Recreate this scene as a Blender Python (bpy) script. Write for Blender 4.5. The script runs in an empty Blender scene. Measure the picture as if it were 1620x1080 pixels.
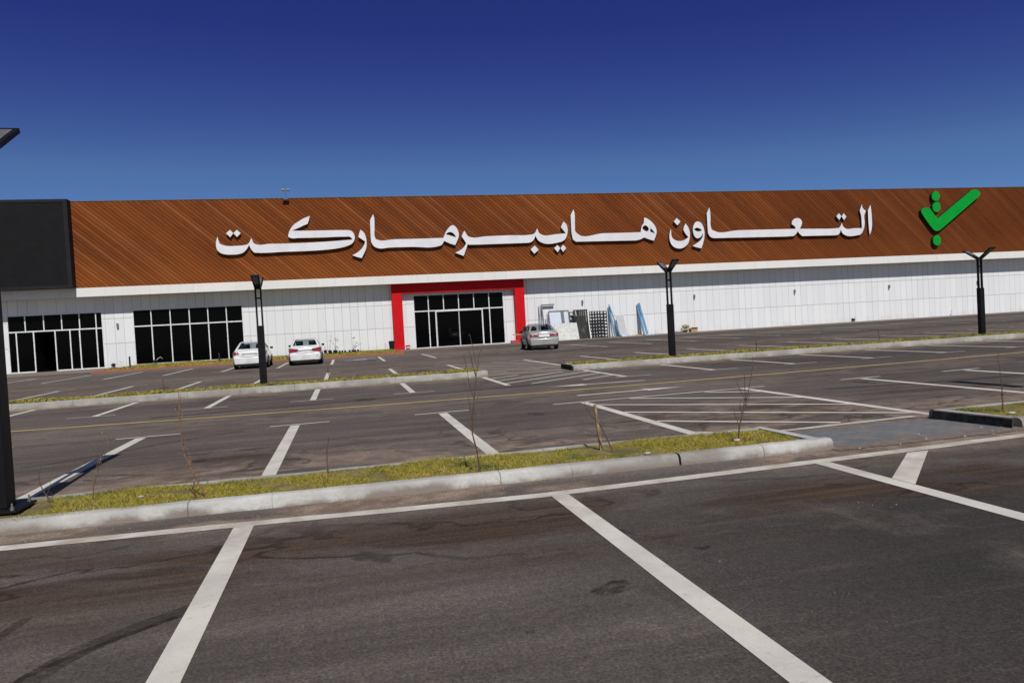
import bpy, bmesh, math, random
from mathutils import Vector, Matrix
random.seed(7)
R = math.radians
scene = bpy.context.scene
COL = scene.collection

# ------------------------------------------------------------------ helpers
class MB:
    """collects faces and links them as ONE mesh object"""
    def __init__(s): s.v = []; s.f = []; s.m = []
    def add(s, vs, fs, mi=0):
        o = len(s.v); s.v += [tuple(p) for p in vs]
        for f in fs: s.f.append(tuple(o + i for i in f)); s.m.append(mi)
    def quad(s, a, b, c, d, mi=0): s.add([a, b, c, d], [(0, 1, 2, 3)], mi)
    def box(s, x0, x1, y0, y1, z0, z1, mi=0):
        v = [(x0,y0,z0),(x1,y0,z0),(x1,y1,z0),(x0,y1,z0),(x0,y0,z1),(x1,y0,z1),(x1,y1,z1),(x0,y1,z1)]
        s.add(v, [(0,3,2,1),(4,5,6,7),(0,1,5,4),(1,2,6,5),(2,3,7,6),(3,0,4,7)], mi)
    def hexa(s, v, mi=0):
        s.add(v, [(0,3,2,1),(4,5,6,7),(0,1,5,4),(1,2,6,5),(2,3,7,6),(3,0,4,7)], mi)
    def bar(s, a, b, w, d, mi=0, up=Vector((0,1,0))):
        a = Vector(a); b = Vector(b); t = (b-a).normalized()
        n = t.cross(up)
        if n.length < 1e-4: n = t.cross(Vector((1,0,0)))
        n.normalize(); m = n.cross(t).normalized()
        q = [a-n*w/2-m*d/2, a+n*w/2-m*d/2, a+n*w/2+m*d/2, a-n*w/2+m*d/2]
        s.hexa(q+[p+(b-a) for p in q], mi)
    def tube(s, pts, rad, n=6, mi=0, cap=True):
        pts = [Vector(p) for p in pts]
        if not hasattr(rad, '__len__'): rad = [rad]*len(pts)
        vs = []
        for i, p in enumerate(pts):
            t = (pts[min(i+1, len(pts)-1)]-pts[max(i-1, 0)]).normalized()
            u = t.cross(Vector((0.31, 0.93, 0.2)));  u.normalize(); w = t.cross(u)
            for k in range(n):
                a = 2*math.pi*k/n; vs.append(p+(u*math.cos(a)+w*math.sin(a))*rad[i])
        fs = [(i*n+k, i*n+(k+1) % n, (i+1)*n+(k+1) % n, (i+1)*n+k) for i in range(len(pts)-1) for k in range(n)]
        if cap: fs += [tuple(range(n))[::-1], tuple((len(pts)-1)*n+k for k in range(n))]
        s.add(vs, fs, mi)
    def lathe(s, prof, n=16, c=(0,0,0), axis='z', mi=0):
        vs = []
        for r, h in prof:
            for k in range(n):
                a = 2*math.pi*k/n; p = (r*math.cos(a), r*math.sin(a), h)
                if axis == 'x': p = (p[2], p[0], p[1])
                if axis == 'y': p = (p[1], p[2], p[0])
                vs.append((p[0]+c[0], p[1]+c[1], p[2]+c[2]))
        m = len(prof)
        fs = [(i*n+k, i*n+(k+1) % n, (i+1)*n+(k+1) % n, (i+1)*n+k) for i in range(m-1) for k in range(n)]
        fs += [tuple(range(n))[::-1], tuple((m-1)*n+k for k in range(n))]
        s.add(vs, fs, mi)
    def build(s, name, mat, parent=None, bevel=0, smooth=None, seg=2, sub=0):
        me = bpy.data.meshes.new(name); me.from_pydata(s.v, [], s.f); me.update()
        mats = mat if isinstance(mat, (list, tuple)) else [mat]
        for x in mats: me.materials.append(x)
        if len(mats) > 1: me.polygons.foreach_set('material_index', s.m)
        o = bpy.data.objects.new(name, me); COL.objects.link(o)
        if parent is not None: o.parent = parent
        if sub:
            m = o.modifiers.new('subsurf', 'SUBSURF'); m.levels = m.render_levels = sub
        if bevel:
            m = o.modifiers.new('bevel', 'BEVEL'); m.width = bevel; m.segments = seg; m.limit_method = 'ANGLE'; m.angle_limit = R(40)
        if smooth is not None:
            me.polygons.foreach_set('use_smooth', [True]*len(me.polygons)); me.set_sharp_from_angle(angle=R(smooth))
        return o

def tag(o, label=None, cat=None, group=None, kind=None):
    if label: o['label'] = label
    if cat: o['category'] = cat
    if group: o['group'] = group
    if kind: o['kind'] = kind
    return o
def empty(name, loc, rz=0):
    o = bpy.data.objects.new(name, None); COL.objects.link(o); o.location = loc; o.rotation_euler[2] = rz
    o.empty_display_size = .2
    return o
KIDS = {}
def copy_tree(o, parent=None):
    c = o.copy(); COL.objects.link(c)
    if parent is not None: c.parent = parent
    for ch in list(o.children): copy_tree(ch, c)
    return c
def curve_mesh(name, contours, depth, bev=0.0, res=6):
    """filled 2D outlines (first is outer, rest holes) given as (x, z[, corner]) -> extruded mesh in the XZ plane"""
    cu = bpy.data.curves.new(name, 'CURVE'); cu.dimensions = '2D'; cu.fill_mode = 'BOTH'
    cu.extrude = depth/2; cu.bevel_depth = bev; cu.bevel_resolution = 1
    for pts in contours:
        n = len(pts); out = []
        for i in range(n):
            p0, p1, p2, p3 = pts[i-1], pts[i], pts[(i+1) % n], pts[(i+2) % n]
            c1, c2 = len(p1) > 2, len(p2) > 2
            d = math.dist(p1[:2], p2[:2])
            steps = 1 if (c1 and c2) or d > 3.0 else res
            m1 = [0, 0]; m2 = [0, 0]
            for a in (0, 1):
                def tang(a_, b_, c_):
                    l1 = math.dist(a_[:2], b_[:2]); l2 = math.dist(b_[:2], c_[:2])
                    return ((b_[a]-a_[a])/max(l1, 1e-6)*l2+(c_[a]-b_[a])/max(l2, 1e-6)*l1)/max(l1+l2, 1e-6)
                m1[a] = (p2[a]-p1[a]) if c1 else tang(p0, p1, p2)*d
                m2[a] = (p2[a]-p1[a]) if c2 else tang(p1, p2, p3)*d
            for k in range(steps):
                t = k/steps; t2 = t*t; t3 = t2*t
                out.append([(2*t3-3*t2+1)*p1[a]+(t3-2*t2+t)*m1[a]+(-2*t3+3*t2)*p2[a]+(t3-t2)*m2[a] for a in (0, 1)])
        sp = cu.splines.new('POLY'); sp.points.add(len(out)-1)
        for q, p in zip(sp.points, out): q.co = (p[0], p[1], 0, 1)
        sp.use_cyclic_u = True
    tmp = bpy.data.objects.new('tmp', cu); COL.objects.link(tmp)
    dg = bpy.context.evaluated_depsgraph_get()
    me = bpy.data.meshes.new_from_object(tmp.evaluated_get(dg)); me.name = name
    COL.objects.unlink(tmp); bpy.data.objects.remove(tmp); bpy.data.curves.remove(cu)
    me.transform(Matrix.Rotation(R(90), 4, 'X'))      # xy -> xz
    return me

# ------------------------------------------------------------------ materials
class NT:
    def __init__(s, name):
        s.mat = bpy.data.materials.new(name); s.mat.use_nodes = True
        s.t = s.mat.node_tree; s.t.nodes.clear()
        s.out = s.t.nodes.new('ShaderNodeOutputMaterial')
    def n(s, typ, **kw):
        x = s.t.nodes.new(typ)
        for k, v in kw.items():
            if k.startswith('i_'): 
                key = k[2:]; key = int(key) if key.isdigit() else key.replace('_', ' ')
                s.set(x.inputs[key], v)
            else: setattr(x, k, v)
        return x
    def set(s, sock, v):
        if hasattr(v, 'is_output') or isinstance(v, bpy.types.NodeSocket): s.t.links.new(v, sock)
        elif isinstance(v, (tuple, list)) and sock.type == 'RGBA' and len(v) == 3: sock.default_value = (*v, 1)
        else: sock.default_value = v
    def math(s, op, a, b=None, c=None, clamp=False):
        x = s.n('ShaderNodeMath', operation=op); x.use_clamp = clamp
        s.set(x.inputs[0], a)
        if b is not None: s.set(x.inputs[1], b)
        if c is not None: s.set(x.inputs[2], c)
        return x.outputs[0]
    def pos(s): return s.n('ShaderNodeNewGeometry').outputs['Position']
    def obj(s): return s.n('ShaderNodeTexCoord').outputs['Object']
    def xyz(s, v): 
        x = s.n('ShaderNodeSeparateXYZ'); s.set(x.inputs[0], v); return x.outputs
    def mapping(s, v, scale=(1,1,1), rot=(0,0,0), loc=(0,0,0)):
        x = s.n('ShaderNodeMapping'); s.set(x.inputs[0], v)
        x.inputs['Scale'].default_value = scale; x.inputs['Rotation'].default_value = rot; x.inputs['Location'].default_value = loc
        return x.outputs[0]
    def noise(s, v, scale, detail=4, rough=.55, dist=0):
        x = s.n('ShaderNodeTexNoise'); s.set(x.inputs['Vector'], v)
        x.inputs['Scale'].default_value = scale; x.inputs['Detail'].default_value = detail
        x.inputs['Roughness'].default_value = rough; x.inputs['Distortion'].default_value = dist
        return x.outputs[0]
    def ramp(s, f, a, b, c0=0.0, c1=1.0):
        x = s.n('ShaderNodeMapRange'); s.set(x.inputs[0], f)
        for i, v in zip((1,2,3,4), (a,b,c0,c1)): s.set(x.inputs[i], v)
        x.interpolation_type = 'SMOOTHSTEP'; return x.outputs[0]
    def mix(s, f, a, b, mode='MIX'):
        x = s.n('ShaderNodeMix', data_type='RGBA', blend_type=mode)
        s.set(x.inputs[0], f); s.set(x.inputs[6], a); s.set(x.inputs[7], b); return x.outputs[2]
    def white(s, v, dim='1D'):
        x = s.n('ShaderNodeTexWhiteNoise', noise_dimensions=dim)
        s.set(x.inputs['W' if dim == '1D' else 'Vector'], v); return x.outputs[0]
    def bump(s, h, strength=.3, dist=.01):
        x = s.n('ShaderNodeBump'); s.set(x.inputs['Height'], h); x.inputs['Strength'].default_value = strength; x.inputs['Distance'].default_value = dist
        return x.outputs[0]
    def done(s, col, rough=.6, metal=0, spec=.5, normal=None, coat=0):
        p = s.n('ShaderNodeBsdfPrincipled')
        s.set(p.inputs['Base Color'], col); s.set(p.inputs['Roughness'], rough); s.set(p.inputs['Metallic'], metal)
        s.set(p.inputs['Specular IOR Level'], spec)
        if coat: p.inputs['Coat Weight'].default_value = coat; p.inputs['Coat Roughness'].default_value = .05
        if normal is not None: s.set(p.inputs['Normal'], normal)
        s.t.links.new(p.outputs[0], s.out.inputs[0]); s.p = p
        return s.mat

def simple(name, col, rough=.5, metal=0, var=.12, scale=6, spec=.5, coat=0, world=False, bump=0):
    m = NT(name); v = m.pos() if world else m.obj()
    n = m.noise(v, scale)
    f = m.ramp(n, .3, .7)
    c = m.mix(f, tuple(x*(1-var) for x in col), tuple(min(1, x*(1+var)) for x in col))
    r = m.math('ADD', m.math('MULTIPLY', n, .16), rough-.08)
    nm = m.bump(m.noise(v, scale*9), bump, .01) if bump else None
    return m.done(c, r, metal, spec, nm, coat)

M = {}
def mat_asphalt():
    m = NT('asphalt'); P = m.pos(); X, Y, Z = m.xyz(P)
    big = m.noise(P, .16, 3); mid = m.noise(P, .9, 5, .6); fine = m.noise(P, 55, 3, .75); grit = m.noise(P, 190, 2, .8)
    streak = m.noise(m.mapping(P, (.12, 2.2, 1)), 1.0, 5, .62)
    streak2 = m.noise(m.mapping(P, (.3, 6.5, 1)), 1.0, 4, .65)
    c = m.mix(m.ramp(big, .35, .65), (.108, .0915, .0815), (.150, .129, .115))
    c = m.mix(m.math('MULTIPLY', m.ramp(m.math('ADD', X, m.math('MULTIPLY', m.noise(P, .8, 4), 1.6)), .6, 4.6), m.ramp(Y, 4.8, 7.2, .92, 0)), c, (.030, .027, .025))  # near right asphalt darkened: lens vignetting put into its colour
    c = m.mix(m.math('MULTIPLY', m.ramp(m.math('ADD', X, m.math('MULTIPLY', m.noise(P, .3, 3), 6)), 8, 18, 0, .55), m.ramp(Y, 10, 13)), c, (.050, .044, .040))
    c = m.mix(m.ramp(streak, .36, .66), m.mix(.60, c, (.058, .048, .0425)), c)
    c = m.mix(m.math('MULTIPLY', m.ramp(streak2, .55, .8), .35), c, (.190, .162, .143))
    c = m.mix(m.math('MULTIPLY', m.ramp(mid, .52, .75), .45), c, (.175, .148, .129))
    # mud washed along the kerbs: bands in Y broken by noise
    def band(y0, w, amp):
        d = m.math('ABSOLUTE', m.math('SUBTRACT', Y, y0))
        return m.math('MULTIPLY', m.ramp(d, 0, w, 1, 0), amp)
    mud = band(6.95, .75, 1.0)
    for a in ((8.7, 2.6, 1.0), (21.9, 1.5, .55), (24.6, 3, .5), (29, 3, .4), (33.5, 4, .45), (15.5, 3, .35), (47.0, 4, .5)): mud = m.math('MAXIMUM', mud, band(*a))
    hatch = m.math('MULTIPLY', m.ramp(m.math('ABSOLUTE', m.math('SUBTRACT', X, 6.3)), .8, 3.2, 1, 0), m.ramp(Y, 9.0, 13.5, 1.0, 0.1))
    hatch = m.math('MULTIPLY', hatch, m.ramp(Y, 6.2, 7.4, 0, 1))
    mud = m.math('MAXIMUM', mud, hatch)
    mn = m.noise(m.mapping(P, (.5, 1.1, 1)), 1.0, 6, .62, .4)
    mudf = m.math('MULTIPLY', mud, m.ramp(mn, .40, .53))
    c = m.mix(m.math('MULTIPLY', mudf, 1.0), c, m.mix(m.ramp(m.noise(P, 3.1, 5), .35, .65), (.285, .220, .170), (.175, .126, .096)))
    # damp red-brown soil stain on the near side of the edge line
    soil = m.math('MULTIPLY', band(5.6, 1.45, 1.0), m.ramp(m.noise(m.mapping(P, (.22, .8, 1)), 1.0, 6, .65, .5), .42, .54))
    soil = m.math('MAXIMUM', soil, m.math('MULTIPLY', band(10.6, 2.0, .8), m.ramp(m.noise(m.mapping(P, (.3, .7, 1), loc=(3, 8, 0)), 1.0, 6, .65, .5), .5, .60)))
    c = m.mix(m.math('MULTIPLY', soil, .94), c, m.mix(m.ramp(streak2, .4, .65), (.048, .0305, .0195), (.086, .056, .036)))
    # dried puddle rims: thin iso-lines of a slow noise
    iso = m.noise(m.mapping(P, (.6, 1.0, 1), loc=(11, 4, 0)), .8, 5, .5, .3)
    rim = m.ramp(m.math('ABSOLUTE', m.math('SUBTRACT', iso, .54)), .003, .016, 1, 0)
    near = m.math('MAXIMUM', band(5.6, 1.3, .75), m.math('MAXIMUM', band(9.8, 2.6, .6), band(20.5, 2, .5)))
    c = m.mix(m.math('MULTIPLY', rim, near), c, (.020, .013, .010))
    # aggregate
    c = m.mix(m.math('MULTIPLY', m.ramp(fine, .34, .70), 1.0), m.mix(1.0, c, (.66, .66, .66), 'MULTIPLY'), m.mix(1.0, c, (1.42, 1.40, 1.38), 'MULTIPLY'))
    c = m.mix(m.ramp(m.noise(P, 16, 4, .7), .36, .66), m.mix(1.0, c, (.86, .86, .86), 'MULTIPLY'), m.mix(1.0, c, (1.13, 1.12, 1.11), 'MULTIPLY'))
    c = m.mix(m.math('MULTIPLY', m.ramp(grit, .60, .8), .5), c, (.26, .235, .215))
    # a few pale plaster drips
    sp = m.noise(P, 9.0, 2, .4); c = m.mix(m.math('MULTIPLY', m.ramp(sp, .80, .82), .7), c, (.36, .35, .33))
    h = m.math('ADD', m.math('MULTIPLY', fine, .6), grit)
    r = m.ramp(mid, .3, .7, .80, .92)
    return m.done(c, r, 0, .18, m.bump(h, .6, .006))
def mat_paint(name, col, wear=.5, dirt=(.30, .235, .175)):
    m = NT(name); P = m.pos(); X, Y, Z = m.xyz(P)
    a = m.noise(P, 14, 5, .7); b = m.noise(P, 1.6, 5, .6); g = m.noise(P, 70, 3, .8)
    c = m.mix(m.ramp(b, .35, .7), col, tuple(x*.80 for x in col))
    c = m.mix(m.math('MULTIPLY', m.ramp(g, .45, .75), .28), c, tuple(x*.5 for x in col))
    d = m.math('ABSOLUTE', m.math('SUBTRACT', Y, 7.4))
    near = m.math('MULTIPLY', m.ramp(d, .6, 2.4, 1, .18), m.ramp(m.noise(P, 2.3, 5, .65), .34, .68))
    c = m.mix(m.math('MULTIPLY', near, .7), c, dirt)
    c = m.mix(m.math('MULTIPLY', m.ramp(a, .60, .72), wear), c, (.10, .093, .088))
    c = m.mix(m.math('MULTIPLY', m.ramp(m.noise(m.mapping(P, (1, 1, 1), loc=(5, 2, 0)), 4.0, 6, .7), .62, .70), wear*.8), c, (.14, .12, .105))
    return m.done(c, .75, 0, .3, m.bump(g, .25, .004))
def mat_concrete(name, col, stain=.5, sc=1.0):
    m = NT(name); P = m.pos(); X, Y, Z = m.xyz(P)
    a = m.noise(P, 1.7*sc, 6, .65, .4); b = m.noise(P, 28, 4, .7); lg = m.noise(P, .45, 4)
    c = m.mix(m.ramp(a, .35, .68), tuple(x*.72 for x in col), col)
    c = m.mix(m.math('MULTIPLY', m.ramp(b, .42, .75), .4), c, tuple(x*.66 for x in col))
    c = m.mix(m.math('MULTIPLY', m.math('MULTIPLY', m.ramp(lg, .45, .62), m.ramp(a, .3, .6)), stain), c, (.16, .13, .105))
    # soil splash low on the face and joints every 3 m
    low = m.math('MULTIPLY', m.ramp(m.math('ADD', Z, m.math('MULTIPLY', m.math('SUBTRACT', a, .5), .30)), .0, .075, 1, 0), .85)
    c = m.mix(low, c, (.20, .16, .13))
    j = m.math('ABSOLUTE', m.math('SUBTRACT', m.math('FRACT', m.math('DIVIDE', m.math('ADD', X, m.math('MULTIPLY', a, .05)), 2.95)), .5))
    c = m.mix(m.math('MULTIPLY', m.ramp(j, .001, .0035, 1, 0), .6), c, (.07, .065, .06))
    return m.done(c, .85, 0, .2, m.bump(m.math('ADD', m.math('ADD', b, m.math('MULTIPLY', a, 2)), m.noise(P, 90, 3, .7)), .8, .010))
def mat_grass():
    m = NT('turf_blades'); P = m.pos()
    rnd = m.n('ShaderNodeNewGeometry').outputs['Random Per Island']
    a = m.noise(P, 1.9, 5, .6); b = m.noise(m.mapping(P, (1, 1, 1), loc=(7, 3, 0)), .8, 4)
    c = m.mix(rnd, (.37, .295, .042), (.245, .225, .032))
    c = m.mix(m.ramp(a, .51, .66), c, (.115, .140, .028))
    c = m.mix(m.math('MULTIPLY', m.ramp(b, .50, .68), m.ramp(rnd, .25, .6)), c, (.40, .28, .095))
    c = m.mix(m.ramp(rnd, .93, .94), c, (.50, .40, .19))
    mt = m.done(c, .65, 0, .2)
    m.p.inputs['Subsurface Weight'].default_value = 0
    return mt
def mat_soil():
    m = NT('bed_soil'); P = m.pos(); a = m.noise(P, 4, 6, .65)
    c = m.mix(m.ramp(a, .35, .65), (.125, .110, .038), (.22, .175, .085))
    return m.done(c, .95, 0, .1, m.bump(m.noise(P, 40, 4), .8, .02))
def mat_wood():
    m = NT('timber_cladding'); P = m.pos(); X, Y, Z = m.xyz(P)
    ang = R(42)
    # u runs across the boards, v along them (boards fall towards +X)
    u = m.math('ADD', m.math('MULTIPLY', X, math.sin(ang)), m.math('MULTIPLY', Z, math.cos(ang)))
    v = m.math('SUBTRACT', m.math('MULTIPLY', X, math.cos(ang)), m.math('MULTIPLY', Z, math.sin(ang)))
    w = .245
    ui = m.math('FLOOR', m.math('DIVIDE', u, w)); uf = m.math('FRACT', m.math('DIVIDE', u, w))
    rv = m.white(ui)
    vi = m.math('FLOOR', m.math('ADD', m.math('DIVIDE', v, 7.5), m.math('MULTIPLY', rv, 7.3)))
    cmb = m.n('ShaderNodeCombineXYZ'); m.set(cmb.inputs[0], ui); m.set(cmb.inputs[1], vi)
    r2 = m.white(cmb.outputs[0], '3D')
    ui3 = m.math('FLOOR', m.math('DIVIDE', u, w*3)); r3 = m.white(ui3)
    c = m.mix(m.math('ADD', m.math('MULTIPLY', r2, .35), m.math('MULTIPLY', rv, .65)), (.148, .0385, .0088), (.258, .069, .0155))
    c = m.mix(m.math('MULTIPLY', m.ramp(r3, .55, .75), .35), c, (.100, .027, .010))
    c = m.mix(m.math('MULTIPLY', m.ramp(m.white(m.math('ADD', ui, 77.3)), .86, .9), .45), c, (.30, .105, .040))
    gv = m.n('ShaderNodeCombineXYZ'); m.set(gv.inputs[0], m.math('MULTIPLY', u, 30)); m.set(gv.inputs[1], m.math('MULTIPLY', v, 1.2)); m.set(gv.inputs[2], m.math('MULTIPLY', ui, 3.1))
    g = m.noise(gv.outputs[0], 1.0, 4, .6)
    c = m.mix(m.math('MULTIPLY', m.ramp(g, .4, .7), .35), c, (.31, .120, .048))
    # slightly darker, redder to the east, orange at the foot
    big = m.noise(P, .12, 3); c = m.mix(m.math('MULTIPLY', m.ramp(big, .4, .62), .35), c, (.115, .030, .011))
    c = m.mix(m.math('MULTIPLY', m.ramp(Z, 6.2, 8.6, 1, 0), .30), c, (.36, .112, .024))
    c = m.mix(m.ramp(X, 10, 62, 0, .42), c, (.060, .0155, .0065))
    gap = m.math('MAXIMUM', m.ramp(uf, .05, .38, 1, 0), m.ramp(uf, .96, 1.0, 0, 1))
    c = m.mix(m.math('MULTIPLY', gap, .62), c, (.030, .0085, .0035))
    h = m.math('ADD', m.math('MULTIPLY', g, .15), m.math('SUBTRACT', 1, gap))
    return m.done(c, .8, 0, .06, m.bump(h, .5, .012))
def mat_cladding():
    m = NT('white_wall_panels'); P = m.pos(); X, Y, Z = m.xyz(P)
    f = m.math('DIVIDE', m.math('ADD', X, 200.0), .645); i = m.math('FLOOR', f); fr = m.math('FRACT', f)
    row = m.math('ADD', m.ramp(Z, 1.819, 1.821), m.ramp(Z, 3.699, 3.701))
    cb = m.n('ShaderNodeCombineXYZ'); m.set(cb.inputs[0], i); m.set(cb.inputs[1], row)
    rnd = m.white(cb.outputs[0], '3D')
    c = m.mix(rnd, (.715, .72, .735), (.775, .78, .79))
    d = m.math('ABSOLUTE', m.math('SUBTRACT', fr, .5)); seam = m.ramp(d, .470, .484, 0, 1)
    f2 = m.math('FRACT', m.math('MULTIPLY', f, 3.0)); rib = m.ramp(m.math('ABSOLUTE', m.math('SUBTRACT', f2, .5)), .44, .48, 0, 1)
    sm = m.math('MULTIPLY', seam, m.ramp(m.white(i), .1, .8, .35, 1.0))
    hz = m.math('MAXIMUM', m.ramp(m.math('ABSOLUTE', m.math('SUBTRACT', Z, 1.82)), .016, .030, 1, 0), m.ramp(m.math('ABSOLUTE', m.math('SUBTRACT', Z, 3.70)), .016, .030, 1, 0))
    c = m.mix(m.math('MULTIPLY', rib, .16), c, (.45, .46, .48))
    c = m.mix(m.math('MULTIPLY', m.math('MAXIMUM', sm, m.math('MULTIPLY', hz, .9)), .62), c, (.13, .13, .14))
    dust = m.noise(m.mapping(P, (1.4, 1, .35)), 1.0, 5, .6)
    c = m.mix(m.math('MULTIPLY', m.math('MULTIPLY', m.ramp(Z, .0, .7, 1, 0), m.ramp(dust, .35, .7)), .4), c, (.52, .47, .41))
    c = m.mix(m.math('MULTIPLY', m.ramp(dust, .52, .8), .12), c, (.55, .54, .53))
    h = m.math('SUBTRACT', 1, m.math('MAXIMUM', seam, hz))
    return m.done(c, .45, 0, .35, m.bump(h, .4, .01))
def mat_fascia():
    m = NT('white_fascia'); P = m.pos(); X, Y, Z = m.xyz(P)
    fr = m.math('FRACT', m.math('DIVIDE', m.math('ADD', X, 200.0), 3.05)); i = m.math('FLOOR', m.math('DIVIDE', m.math('ADD', X, 200.0), 3.05))
    s = m.ramp(m.math('ABSOLUTE', m.math('SUBTRACT', fr, .5)), .494, .498)
    c = m.mix(m.white(i), (.735, .72, .69), (.775, .76, .735))
    st = m.noise(m.mapping(P, (3.0, 1, .25)), 1.0, 5, .6)
    c = m.mix(m.math('MULTIPLY', m.ramp(st, .5, .75), .22), c, (.52, .47, .41))
    c = m.mix(m.math('MULTIPLY', s, .3), c, (.3, .3, .3))
    return m.done(c, .5, 0, .3)
def mat_glass(name='dark_glass', col=(.0016, .0018, .0022), spec=.07):
    m = NT(name); P = m.pos(); X, Y, Z = m.xyz(P)
    n = m.noise(m.mapping(P, (.35, 1, .5)), 1.0, 4, .6)
    c = m.mix(m.math('MULTIPLY', m.ramp(n, .5, .8), m.ramp(Z, 0, 2.5, .8, .1)), col, (.0055, .0055, .0062))
    return m.done(c, .06, 0, spec, m.bump(m.noise(P, .7, 2), .02, .05))
def mat_mark(name, col, alpha, lo=.42):
    m = NT(name); P = m.pos()
    n = m.noise(m.mapping(P, (.7, 1.8, 1)), 7.0, 6, .75)
    f = m.math('MULTIPLY', m.ramp(n, lo, .64), alpha)
    p = m.n('ShaderNodeBsdfPrincipled'); m.set(p.inputs['Base Color'], col); p.inputs['Roughness'].default_value = .85; p.inputs['Specular IOR Level'].default_value = .2
    t = m.n('ShaderNodeBsdfTransparent'); x = m.n('ShaderNodeMixShader'); m.set(x.inputs[0], f)
    m.t.links.new(t.outputs[0], x.inputs[1]); m.t.links.new(p.outputs[0], x.inputs[2]); m.t.links.new(x.outputs[0], m.out.inputs[0])
    return m.mat
def mat_paver():
    m = NT('grey_pavers'); P = m.pos()
    b = m.n('ShaderNodeTexBrick'); m.set(b.inputs['Vector'], P)
    b.inputs['Scale'].default_value = 1; b.inputs['Brick Width'].default_value = .2; b.inputs['Row Height'].default_value = .1; b.inputs['Mortar Size'].default_value = .006
    b.inputs['Color1'].default_value = (.165, .17, .18, 1); b.inputs['Color2'].default_value = (.125, .128, .138, 1); b.inputs['Mortar'].default_value = (.09, .085, .08, 1)
    n = m.noise(P, 2.2, 5, .6, .4)
    X, Y, Z = m.xyz(P); sand = (.205, .165, .13)
    c = m.mix(m.math('MULTIPLY', m.ramp(n, .46, .68), .75), b.outputs[0], sand)
    e = m.math('MAXIMUM', m.ramp(m.math('SUBTRACT', Y, m.math('MULTIPLY', n, .5)), 6.92, 7.12, 1, 0), m.ramp(m.math('SUBTRACT', Y, m.math('MULTIPLY', n, .5)), 7.92, 8.12, 0, 1))
    c = m.mix(e, c, m.mix(m.ramp(m.noise(P, 9, 5, .7), .35, .65), sand, (.125, .10, .08)))
    return m.done(c, .8, 0, .3, m.bump(b.outputs[1], -.3, .005))
def mat_car(name, col, rough=.22, metal=0.0):
    m = NT(name); n = m.noise(m.obj(), 3, 4); Z = m.xyz(m.obj())[2]
    c = m.mix(m.math('MULTIPLY', m.ramp(Z, .15, .75, .5, 0), m.ramp(n, .35, .7)), col, (.33, .29, .25))
    return m.done(c, rough, metal, .5, None, .6)

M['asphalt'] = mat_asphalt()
M['line'] = mat_paint('white_road_paint', (.64, .605, .54), .38)
M['bar'] = mat_paint('thin_white_road_paint', (.56, .53, .48), .6)
M['yellow'] = mat_paint('yellow_road_paint', (.62, .45, .16), .35, (.36, .27, .13))
M['gutter'] = mat_paint('pale_gutter_line', (.42, .36, .22), .7)
M['blue_paint'] = mat_paint('faded_blue_paint', (.15, .16, .26), .6)
M['kerb_far'] = mat_concrete('middle_kerb_concrete', (.40, .385, .355), .6)
M['kerb'] = mat_concrete('kerb_concrete', (.54, .525, .495), .75)
M['apron'] = mat_concrete('apron_concrete', (.27, .25, .235), .5, .5)
M['slab'] = mat_concrete('walkway_concrete', (.30, .285, .26), .4, .5)
M['red_kerb'] = mat_concrete('red_kerb_concrete', (.36, .115, .07), .3)
M['paver'] = mat_paver(); M['turf'] = mat_grass(); M['soil'] = mat_soil()
M['wood'] = mat_wood(); M['clad'] = mat_cladding(); M['fascia'] = mat_fascia(); M['glass'] = mat_glass()
M['soffit'] = simple('soffit_white', (.62, .62, .62), .6, world=True, scale=1)
M['roof'] = simple('roof_membrane', (.35, .35, .34), .8, world=True, scale=.6)
M['frame'] = simple('white_aluminium', (.72, .72, .73), .35, world=True)
M['red'] = simple('red_portal_panel', (.55, .006, .011), .55, var=.08, world=True, scale=.8, spec=.15)
M['screen'] = simple('black_led_panel', (.0105, .0105, .0115), .6, var=.1, world=True, scale=1.5, spec=.12)
M['screen_frame'] = simple('screen_frame_metal', (.017, .0175, .022), .55, world=True, spec=.15)
M['sign_white'] = simple('white_acrylic_letter', (.74, .73, .76), .4, var=.05, world=True, scale=1)
M['sign_side'] = simple('letter_return_metal', (.10, .10, .12), .5, world=True)
M['green'] = simple('green_acrylic', (.003, .310, .034), .5, var=.06, world=True, scale=1, spec=.12)
M['green_side'] = simple('green_return', (.002, .05, .012), .5, world=True)
M['lamp'] = simple('black_powder_coat', (.006, .006, .0075), .5, var=.3, scale=4, spec=.22)
M['lamp_led'] = simple('lamp_diffuser', (.12, .12, .13), .3, scale=9)
M['steel'] = simple('galvanised_steel', (.30, .31, .32), .4, .7, scale=12)
M['black'] = simple('black_plastic', (.010, .010, .011), .5, var=.3, scale=8, spec=.35)
M['tyre'] = simple('tyre_rubber', (.016, .016, .016), .85, scale=14, spec=.2)
M['rim'] = simple('alloy_rim', (.35, .35, .36), .35, .7)
M['carwhite'] = mat_car('white_car_paint', (.76, .76, .77))
M['carsilver'] = mat_car('silver_car_paint', (.47, .46, .455), .3, .4)
def mat_carglass():
    m = NT('car_window_glass'); t = m.n('ShaderNodeBsdfTransparent'); m.set(t.inputs[0], (.60, .66, .67))
    g = m.n('ShaderNodeBsdfGlossy'); g.inputs['Roughness'].default_value = .03; m.set(g.inputs[0], (.9, .95, .95))
    x = m.n('ShaderNodeMixShader'); x.inputs[0].default_value = .11
    m.t.links.new(t.outputs[0], x.inputs[1]); m.t.links.new(g.outputs[0], x.inputs[2]); m.t.links.new(x.outputs[0], m.out.inputs[0]); return m.mat
M['carglass'] = mat_carglass(); M['interior'] = simple('dark_cabin_trim', (.03, .03, .032), .8)
M['tail'] = simple('red_tail_lamp', (.26, .008, .016), .2, var=.25, scale=8, coat=.5)
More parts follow.
